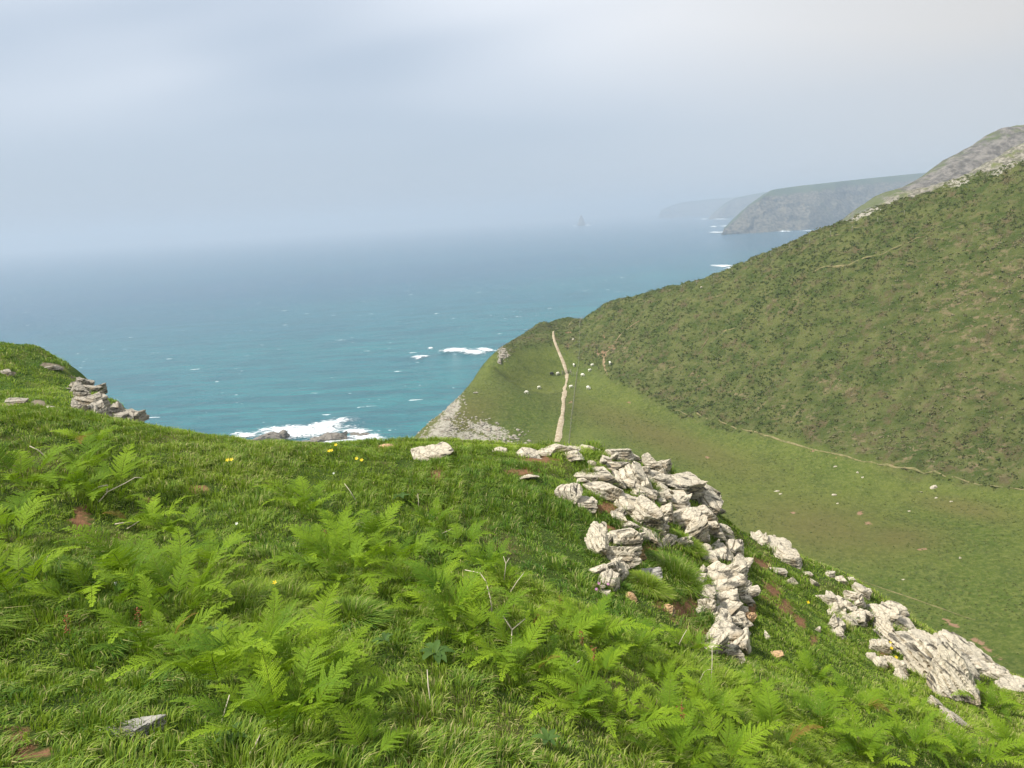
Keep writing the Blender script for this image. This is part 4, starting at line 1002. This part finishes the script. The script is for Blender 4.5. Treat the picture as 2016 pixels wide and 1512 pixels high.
def fern(px, py, size, nf, label, dry=0, face=None):
    p, t = hit(px, py); e = empty('bracken_fern', p, 0); tag(e, label, 'fern', 'bracken ferns on the headland')
    s0 = size
    nf += 5; s0 = size = size * (0.78 if py < 1330 or px < 1050 else 0.64)
    for k in range(nf):
        me = random.choice(FR) if random.random() > dry else random.choice(FR_DRY)
        az = 2 * math.pi * (k + random.uniform(-0.35, 0.35)) / nf + (face or 0); rr = random.uniform(0.01, 0.22) * s0
        loc = np.array([math.cos(az) * rr, math.sin(az) * rr, 0]); g_ = ground_z(p[:1] + loc[0], p[1:2] + loc[1])[0] - p[2]; loc[2] = g_ - 0.015
        s = s0 * random.uniform(0.55, 1.05)
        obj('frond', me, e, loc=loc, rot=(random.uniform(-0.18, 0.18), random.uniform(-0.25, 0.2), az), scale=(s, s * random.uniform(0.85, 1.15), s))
ferns = [
 (40, 960, 1.0, 6, 'bracken clump at the left margin below the pale bent stick'), (130, 985, 1.0, 6, 'bracken clump just right of the margin, under the pale bent stick'), (20, 1075, 1.0, 6, 'wide bracken clump at the left margin, mid height'),
 (215, 985, 0.95, 6, 'bracken clump left of the long dead branch'), (300, 1045, 0.8, 5, 'bracken clump growing through the base of the long dead branch'), (185, 880, 0.7, 5, 'dark bracken patch near the crest at left, upper one'),
 (160, 925, 0.8, 5, 'dark bracken patch near the crest at left, lower one'), (255, 1150, 1.0, 6, 'large upright bracken with bright pointed fronds right of the brown hollow'), (200, 1195, 0.9, 5, 'bracken with a long frond pointing left below the large upright one'),
 (340, 1190, 0.95, 6, 'bracken right of the large upright fern, fronds arching right'), (420, 1120, 0.8, 5, 'bracken clump right above the two short pale sticks'), (350, 1060, 0.7, 4, 'small bracken between long branch and short pale sticks'),
 (310, 1285, 0.8, 5, 'yellow-green bracken above the reddish seed spike'), (385, 1215, 0.75, 4, 'bracken with curled tips in the gap right of the large upright fern'), (430, 1345, 0.85, 6, 'bracken left of the tall pale straw'),
 (520, 1330, 0.85, 6, 'bracken with bright fronds, centre of the lower left group'), (610, 1350, 0.85, 6, 'bracken at the right of the lower left group, fan shaped'), (540, 1450, 0.8, 6, 'low bracken below the lower left group'),
 (640, 1425, 0.7, 4, 'bracken arching right at the bottom of the lower left group'), (600, 1010, 0.85, 6, 'isolated bracken tuft in open turf, highest of the middle group'), (660, 1065, 0.8, 5, 'bracken just below the highest middle tuft'),
 (730, 1075, 0.8, 5, 'bracken at the upper right of the middle group, dim green'), (690, 1150, 1.0, 7, 'broad bright bracken over a dark hollow in the middle group'), (640, 1110, 0.8, 5, 'yellowish bracken at the left side of the middle group'),
 (785, 1120, 0.9, 6, 'feathery bright bracken in the heart of the middle group'), (835, 1175, 0.9, 6, 'bracken left of the curved pale stalk, full fronds'), (850, 1040, 0.7, 5, 'short bracken in turf above the curved pale stalk'),
 (905, 1085, 0.7, 5, 'short bracken beside the straight thin twig'), (890, 1215, 0.9, 6, 'bracken directly left of the lower end of the curved pale stalk'), (960, 1130, 0.65, 4, 'thin bracken right of the curved pale stalk'),
 (935, 1265, 0.85, 6, 'bracken above the broad-leaved dock plant'), (1000, 1160, 0.6, 4, 'small bracken in turf right of the curved pale stalk'), (1030, 1330, 0.85, 6, 'yellow bracken under the forked pale stalk'),
 (1090, 1265, 0.65, 4, 'small bracken right of the forked pale stalk'), (1165, 1265, 0.95, 7, 'wide bracken with shaded heart, left of the bare red earth'), (1240, 1295, 0.8, 5, 'bracken just right of the wide shaded one'),
 (1180, 1345, 0.75, 5, 'bracken with rusty leaflets under the wide shaded one'), (1290, 1345, 0.7, 5, 'bracken among tall grass below the bare red earth'), (1200, 1430, 0.95, 7, 'lush yellow-green bracken near the bottom, centre right'),
 (1125, 1400, 0.75, 5, 'bracken whose fronds fan left of the lush yellow-green one'), (1360, 1290, 0.65, 5, 'small bracken at the lower edge of the bare red earth'), (1300, 1440, 0.75, 5, 'dark bracken right of the lush yellow-green one'),
 (1395, 1420, 0.8, 5, 'bracken beneath the white rock cube, some way down'), (1420, 1500, 0.9, 7, 'bright bracken at the bottom edge, under the dark one'), (1330, 1510, 0.8, 5, 'bracken cut by the bottom edge right of centre'),
 (1520, 1470, 0.9, 6, 'bracken at the bottom edge, left of the pale rock ledge'), (1470, 1370, 0.7, 5, 'low bracken on the slope right below the rock wall'), (1610, 1440, 0.9, 6, 'soft bracken mound on the lower right slope, upper left one'),
 (1690, 1400, 0.9, 6, 'soft bracken mound under the small white blocks at right'), (1700, 1500, 1.0, 7, 'soft bracken mound at the bottom edge, bright yellow-green'), (1790, 1480, 1.0, 7, 'large soft bracken mound left of the narrow white ledge'),
 (1900, 1500, 1.0, 7, 'soft bracken in the bottom right corner, left one'), (1990, 1490, 1.0, 7, 'soft bracken in the bottom right corner, right one'), (1950, 1400, 1.0, 6, 'bracken on the far side of the huge slab at the right edge'), (1600, 1340, 0.75, 5, 'bracken in short turf below the rim stones'),
 (725, 1512, 0.5, 3, 'tiny upright yellow fern tip at the bottom edge, left of centre'), (1790, 1400, 0.8, 5, 'bracken tucked under the left edge of the huge slab'), (30, 1170, 0.9, 6, 'bracken at the left margin, lowest clump')]
for a in ferns: fern(*a, dry=0.012)

# ------------------------------------------------------------------ dead stalks, flowers, leafy plants
M_STALK = flat_mat('dead_stalk', (0.58, 0.50, 0.38), 0.7, 0.2, 40)
def stalk(label, polys, r=0.0035, cat='dead stem', name='dry_twig', lean=0.0):
    (bx, by) = polys[0][0]; p, t = hit(bx, by + 10); mb = MB()
    for pl in polys:
        n = len(pl); P = []
        for i, (x, y) in enumerate(pl):
            P.append(at(x, y, t - 0.03 - lean * i) - p)
        mb.tube(P, r, r * 0.55, 5)
    o = mb.build(name, M_STALK); o.location = p; tag(o, label, cat)
stalk('long pale dead branch with a kink, lying over ferns at left', [[(195, 988), (212, 968), (245, 952), (266, 940), (282, 941)], [(210, 970), (212, 955)], [(212, 955), (195, 958), (178, 968)]], 0.0045, 'branch', 'dead_branch')
stalk('pale bent stick on the ferns at upper left', [[(97, 911), (88, 897), (75, 886), (58, 878)]], 0.006, 'stick', 'dead_stick')
stalk('short pale stick lying level among left ferns', [[(226, 1032), (245, 1029), (265, 1029)]], 0.005, 'stick', 'dead_stick')
stalk('short pale stick pointing up right among left ferns', [[(250, 1041), (262, 1034), (276, 1024)]], 0.005, 'stick', 'dead_stick')
stalk('curved pale stalk arching over the middle ferns', [[(969, 1208), (966, 1180), (957, 1145), (945, 1128), (915, 1122)]], 0.004)
stalk('forked pale stalk shaped like a Y', [[(1006, 1290), (1008, 1240), (1034, 1218)], [(1008, 1240), (990, 1212)]], 0.004)
stalk('thin forked twig standing right of the middle ferns', [[(992, 1145), (996, 1110), (991, 1095)], [(996, 1110), (1003, 1098)]], 0.003, 'twig', 'dead_twig')
stalk('slanting straight dead stem right of the thin twig', [[(1005, 1165), (1018, 1145), (1031, 1128)]], 0.003)
stalk('short crooked dead stem below the wide shaded fern', [[(1100, 1325), (1120, 1315), (1142, 1300)]], 0.004)
stalk('dead stem slanting at the left of the open turf', [[(700, 985), (690, 968), (678, 952)]], 0.004)
stalk('tall pale straw beside the lower left ferns', [[(436, 1425), (444, 1395), (452, 1368)]], 0.003)
stalk('short thick dead stem at the lower left, pointing up right', [[(490, 1488), (502, 1468), (512, 1446)]], 0.004)
stalk('thin dead stem standing at the right edge of the bare red earth', [[(1400, 1340), (1402, 1305), (1402, 1272)]], 0.003)
stalk('thin straight dead stem left over the bare red earth', [[(1337, 1268), (1345, 1252), (1352, 1240)]], 0.003)
stalk('reddish dry stem under the dock plant', [[(848, 1385), (843, 1350), (841, 1318)]], 0.003)
stalk('dead stem with hooked top near the crest right of the middle ferns', [[(824, 998), (824, 985), (822, 972)]], 0.003)
stalk('pale stem right of the middle ferns pointing at the crag', [[(870, 1050), (884, 1044), (895, 1038)]], 0.003)
stalk('dry bent stem in the lower right bracken', [[(1375, 1345), (1385, 1325), (1392, 1318), (1404, 1318)]], 0.003)

M_YEL = flat_mat('yellow_petal', (0.85, 0.62, 0.01), 0.5, 0.1); M_PINK = flat_mat('pink_petal', (0.62, 0.25, 0.52), 0.6, 0.1); M_WHITE = flat_mat('white_petal', (0.8, 0.8, 0.72), 0.6, 0.1)
M_STEM = flat_mat('green_stem', (0.10, 0.18, 0.03), 0.6); M_RUST = flat_mat('rusty_seed', (0.30, 0.10, 0.045), 0.8)
def flower(px, py, r, mat, label, name='buttercup', cat='flower', h=0.13, group='yellow buttercups in the turf', petals=5):
    p, t = hit(px, py + h * 0.8 * FPX / hit(px, py)[1]); e = empty(name, p); tag(e, label, cat, group)
    top = at(px, py, t - 0.06) - p
    MB().tube([(0, 0, 0), top * 0.5 + np.array([0.004, 0, 0]), top], 0.0015, n=4).build('stem', M_STEM, e)
    mb = MB(); V = [(0, 0, 0)]; T = []
    for k in range(petals):
        a = 2 * math.pi * k / petals; w = 0.62 * math.pi / petals
        i = len(V); V += [(r * .6 * math.cos(a - w), r * .6 * math.sin(a - w), r * .2), (r * math.cos(a), r * math.sin(a), r * .38), (r * .6 * math.cos(a + w), r * .6 * math.sin(a + w), r * .2)]; T += [(0, i, i + 1), (0, i + 1, i + 2)]
    tilt = np.array(Matrix.Rotation(0.7, 3, 'X')); mb.add(np.array(V) @ tilt.T + top, None, T); mb.build('petals', mat, e)
for px, py, lb in ((448, 906, 'left one of two touching buttercups near the crest'), (456, 905, 'right one of two touching buttercups near the crest'), (541, 1147, 'bright single buttercup in the middle turf'), (661, 876, 'lone buttercup on the skyline turf'),
                   (648, 888, 'left one of a buttercup pair on the crest turf'), (653, 887, 'right one of a buttercup pair on the crest turf'), (702, 903, 'small buttercup left of a wider one, near the lone boulder'), (712, 906, 'wider buttercup near the lone boulder'),
                   (1591, 1186, 'buttercup on the short turf of the rim'), (1752, 1265, 'upper buttercup beside the huge slab'), (1755, 1276, 'middle buttercup beside the huge slab'), (1764, 1294, 'lowest buttercup beside the huge slab')):
    flower(px, py, 0.014 if py > 1100 and px < 1000 else 0.020, M_YEL, lb)
for px, py, lb in ((1179, 1149, 'pink flower left of the pillar foot'), (1197, 1150, 'pink flower at the pillar foot'), (1174, 1160, 'pale pink flower lowest by the pillar foot')):
    flower(px, py, 0.013, M_PINK, lb, 'pink_flower', h=0.10, group='pink flowers at the pillar foot', petals=6)
for px, py, lb in ((466, 1031, 'small white flower in open turf near the middle ferns'), (657, 932, 'small white flower in the crest turf'), (228, 1149, 'white flower on the large upright fern')):
    flower(px, py, 0.012, M_WHITE, lb, 'white_flower', h=0.08, group='small white flowers')
def spike(px, py, h, label):
    p, t = hit(px, py + 10); e = empty('sorrel', p); tag(e, label, 'plant', 'rusty sorrel spikes')
    MB().tube([(0, 0, 0), (0.01, 0, h * .5), (0.015, 0, h)], 0.002, 0.0015, 4).build('stem', M_STEM, e)
    r = np.random.RandomState(int(px)); mb = MB(); D0, F0 = ico(1)
    for k in range(44):
        mb.add(D0 * r.uniform(0.0016, 0.0035) + np.array([0.012 + r.normal(0, 0.006), r.normal(0, 0.006), h * r.uniform(0.55, 1.05)]), None, F0)
    mb.build('seed_head', M_RUST, e)
for a in ((138, 1275, 0.16, 'rusty sorrel spike at the left, in long grass'), (278, 1265, 0.18, 'rusty sorrel spike under the yellow-green fern'), (1142, 1290, 0.17, 'rusty sorrel spike in the wide shaded fern'), (1166, 1320, 0.16, 'rusty sorrel spike below the wide shaded fern'),
          (1338, 1450, 0.2, 'rusty sorrel spike near the bottom right of centre'), (862, 1182, 0.14, 'rusty sorrel spike amid the middle ferns'), (1100, 1200, 0.12, 'small rusty sorrel in the turf left of the pillar'), (640, 1060, 0.1, 'small rusty sorrel left of the middle ferns')): spike(*a)

M_DOCK = leaf_mat('dock_leaf', (0.030, 0.075, 0.014), (0.085, 0.16, 0.030), (0.3, 0.2, 0.1), 0.2)
def broad(px, py, s, n, label, seed):
    p, t = hit(px, py); r = np.random.RandomState(seed); e = empty('leafy_plant', p); tag(e, label, 'plant')
    for k in range(n):
        a = 2 * math.pi * k / n + r.uniform(-.3, .3); l = s * r.uniform(0.7, 1.1); w = l * 0.42; up = r.uniform(0.5, 1.1)
        m_ = 9; V = []; 
        for i in range(m_):
            u = i / (m_ - 1); x = l * u * math.cos(up * (0.6 + 0)) ; z = 0.05 + l * (math.sin(up) * u - 0.5 * u * u); ww = w * math.sin(math.pi * min(1, u * 0.94 + 0.03)) ** 0.7 * (1 - 0.35 * u) * (1 + 0.12 * (-1) ** i)
            V += [(x, -ww / 2, z + ww * .18), (x, 0, z), (x, ww / 2, z + ww * .18)]
        V = np.array(V); F = grid_faces(3, m_); c, q = math.cos(a), math.sin(a); V = V @ np.array([[c, q, 0], [-q, c, 0], [0, 0, 1]])
        g_ = r.uniform(0.2, 0.9); mesh_np('leaf', V, [F], M_DOCK, e, attrs={'tint': np.tile((g_, 0.02, 0, 1.0), (len(V), 1))})
broad(860, 1305, 0.10, 8, 'grey-green broad-leaved dock below the middle ferns', 1)
broad(1080, 1480, 0.08, 6, 'low leafy plant at the bottom between two ferns', 2)
broad(790, 990, 0.10, 6, 'dark leafy nettle in turf above the middle ferns', 3)
broad(760, 1280, 0.06, 6, 'small round-leaved plant left of the dock', 4)
broad(455, 1480, 0.07, 6, 'small leafy plant with pale buds at the bottom left', 5)
broad(430, 1262, 0.07, 4, 'two-leaved plant right of the curled fern', 6)

# ------------------------------------------------------------------ light, sky, haze
SUN_EL, SUN_AZ = rad(54), rad(250)         # azimuth clockwise from +Y (north)
sun_d = bpy.data.lights.new('sun', 'SUN'); sun_d.energy = 4.2; sun_d.angle = rad(5); sun_d.color = (1.0, 0.95, 0.87)
sun = bpy.data.objects.new('sun', sun_d); COL.objects.link(sun)
sd = Vector((math.sin(SUN_AZ) * math.cos(SUN_EL), math.cos(SUN_AZ) * math.cos(SUN_EL), math.sin(SUN_EL)))
sun.rotation_euler = sd.to_track_quat('Z', 'Y').to_euler(); sun.location = (0, 0, 120)

w = NT('World', True); sc.world = w.m
sky = w.n('ShaderNodeTexSky', sky_type='NISHITA', sun_disc=False, sun_elevation=SUN_EL, sun_rotation=SUN_AZ, altitude=75, air_density=1.0, dust_density=3.0, ozone_density=1.0)
gen = w.n('ShaderNodeTexCoord').outputs['Generated']
sep = w.n('ShaderNodeSeparateXYZ', ins={0: gen})
zc = w.math('MAXIMUM', sep.outputs[2], 0.04)
cv = w.n('ShaderNodeCombineXYZ', ins={0: w.math('DIVIDE', sep.outputs[0], w.math('ADD', zc, 0.25)), 1: w.math('DIVIDE', sep.outputs[1], w.math('ADD', zc, 0.25)), 2: 0.0}).outputs[0]
n1 = w.noise(w.map(cv, (0.7, 1.3, 1), (0, 0, 0.35), (2.3, 1.1, 0)), 0.8, 2, 0.45, 0.2)
right = w.ramp(sep.outputs[0], -0.15, 0.75)
hi = w.ramp(sep.outputs[2], 0.06, 0.28)
cf = w.math('ADD', w.math('MULTIPLY', right, 0.62), w.math('MULTIPLY', w.math('MULTIPLY', w.ramp(n1, 0.32, 0.66), 0.95), hi), clamp=True)
base = w.mix(0.8, sky.outputs[0], (5.0, 5.85, 7.05))
cloud = w.mix(right, (8.3, 8.7, 9.4), (6.3, 6.15, 6.0))
colr = w.mix(cf, base, cloud)
bg = w.n('ShaderNodeBackground', ins={'Color': colr, 'Strength': 0.078})
w.n('ShaderNodeOutputWorld', ins={'Surface': bg.outputs[0]})

hz = bpy.data.meshes.new('haze')
bm = bmesh.new(); bmesh.ops.create_cube(bm, size=1.0); bm.to_mesh(hz); bm.free()
ho = bpy.data.objects.new('haze', hz); COL.objects.link(ho)
HX, HY0, HY1, HZ0, HZ1 = 14500, -600, 16000, -100, 175
ho.scale = (2 * HX, HY1 - HY0, HZ1 - HZ0); ho.location = (0, (HY0 + HY1) / 2, (HZ0 + HZ1) / 2)
hm = NT('haze_air'); vol = hm.n('ShaderNodeVolumePrincipled', ins={'Color': (0.61, 0.70, 0.81, 1), 'Density': 0.00036, 'Anisotropy': 0.1})
hm.n('ShaderNodeOutputMaterial', ins={'Volume': vol.outputs[0]}); hz.materials.append(hm.m); tag(ho, kind='stuff')

sc.render.engine = 'CYCLES'
cy = sc.cycles
cy.use_denoising = True
try: cy.denoiser = 'OPENIMAGEDENOISE'
except Exception: pass
cy.max_bounces = 6; cy.diffuse_bounces = 3; cy.glossy_bounces = 2; cy.transmission_bounces = 3; cy.volume_bounces = 1; cy.transparent_max_bounces = 12
cy.use_adaptive_sampling = True; cy.adaptive_threshold = 0.02
sc.view_settings.view_transform = 'Standard'; sc.view_settings.look = 'None'; sc.view_settings.gamma = 1; sc.view_settings.exposure = 0.54
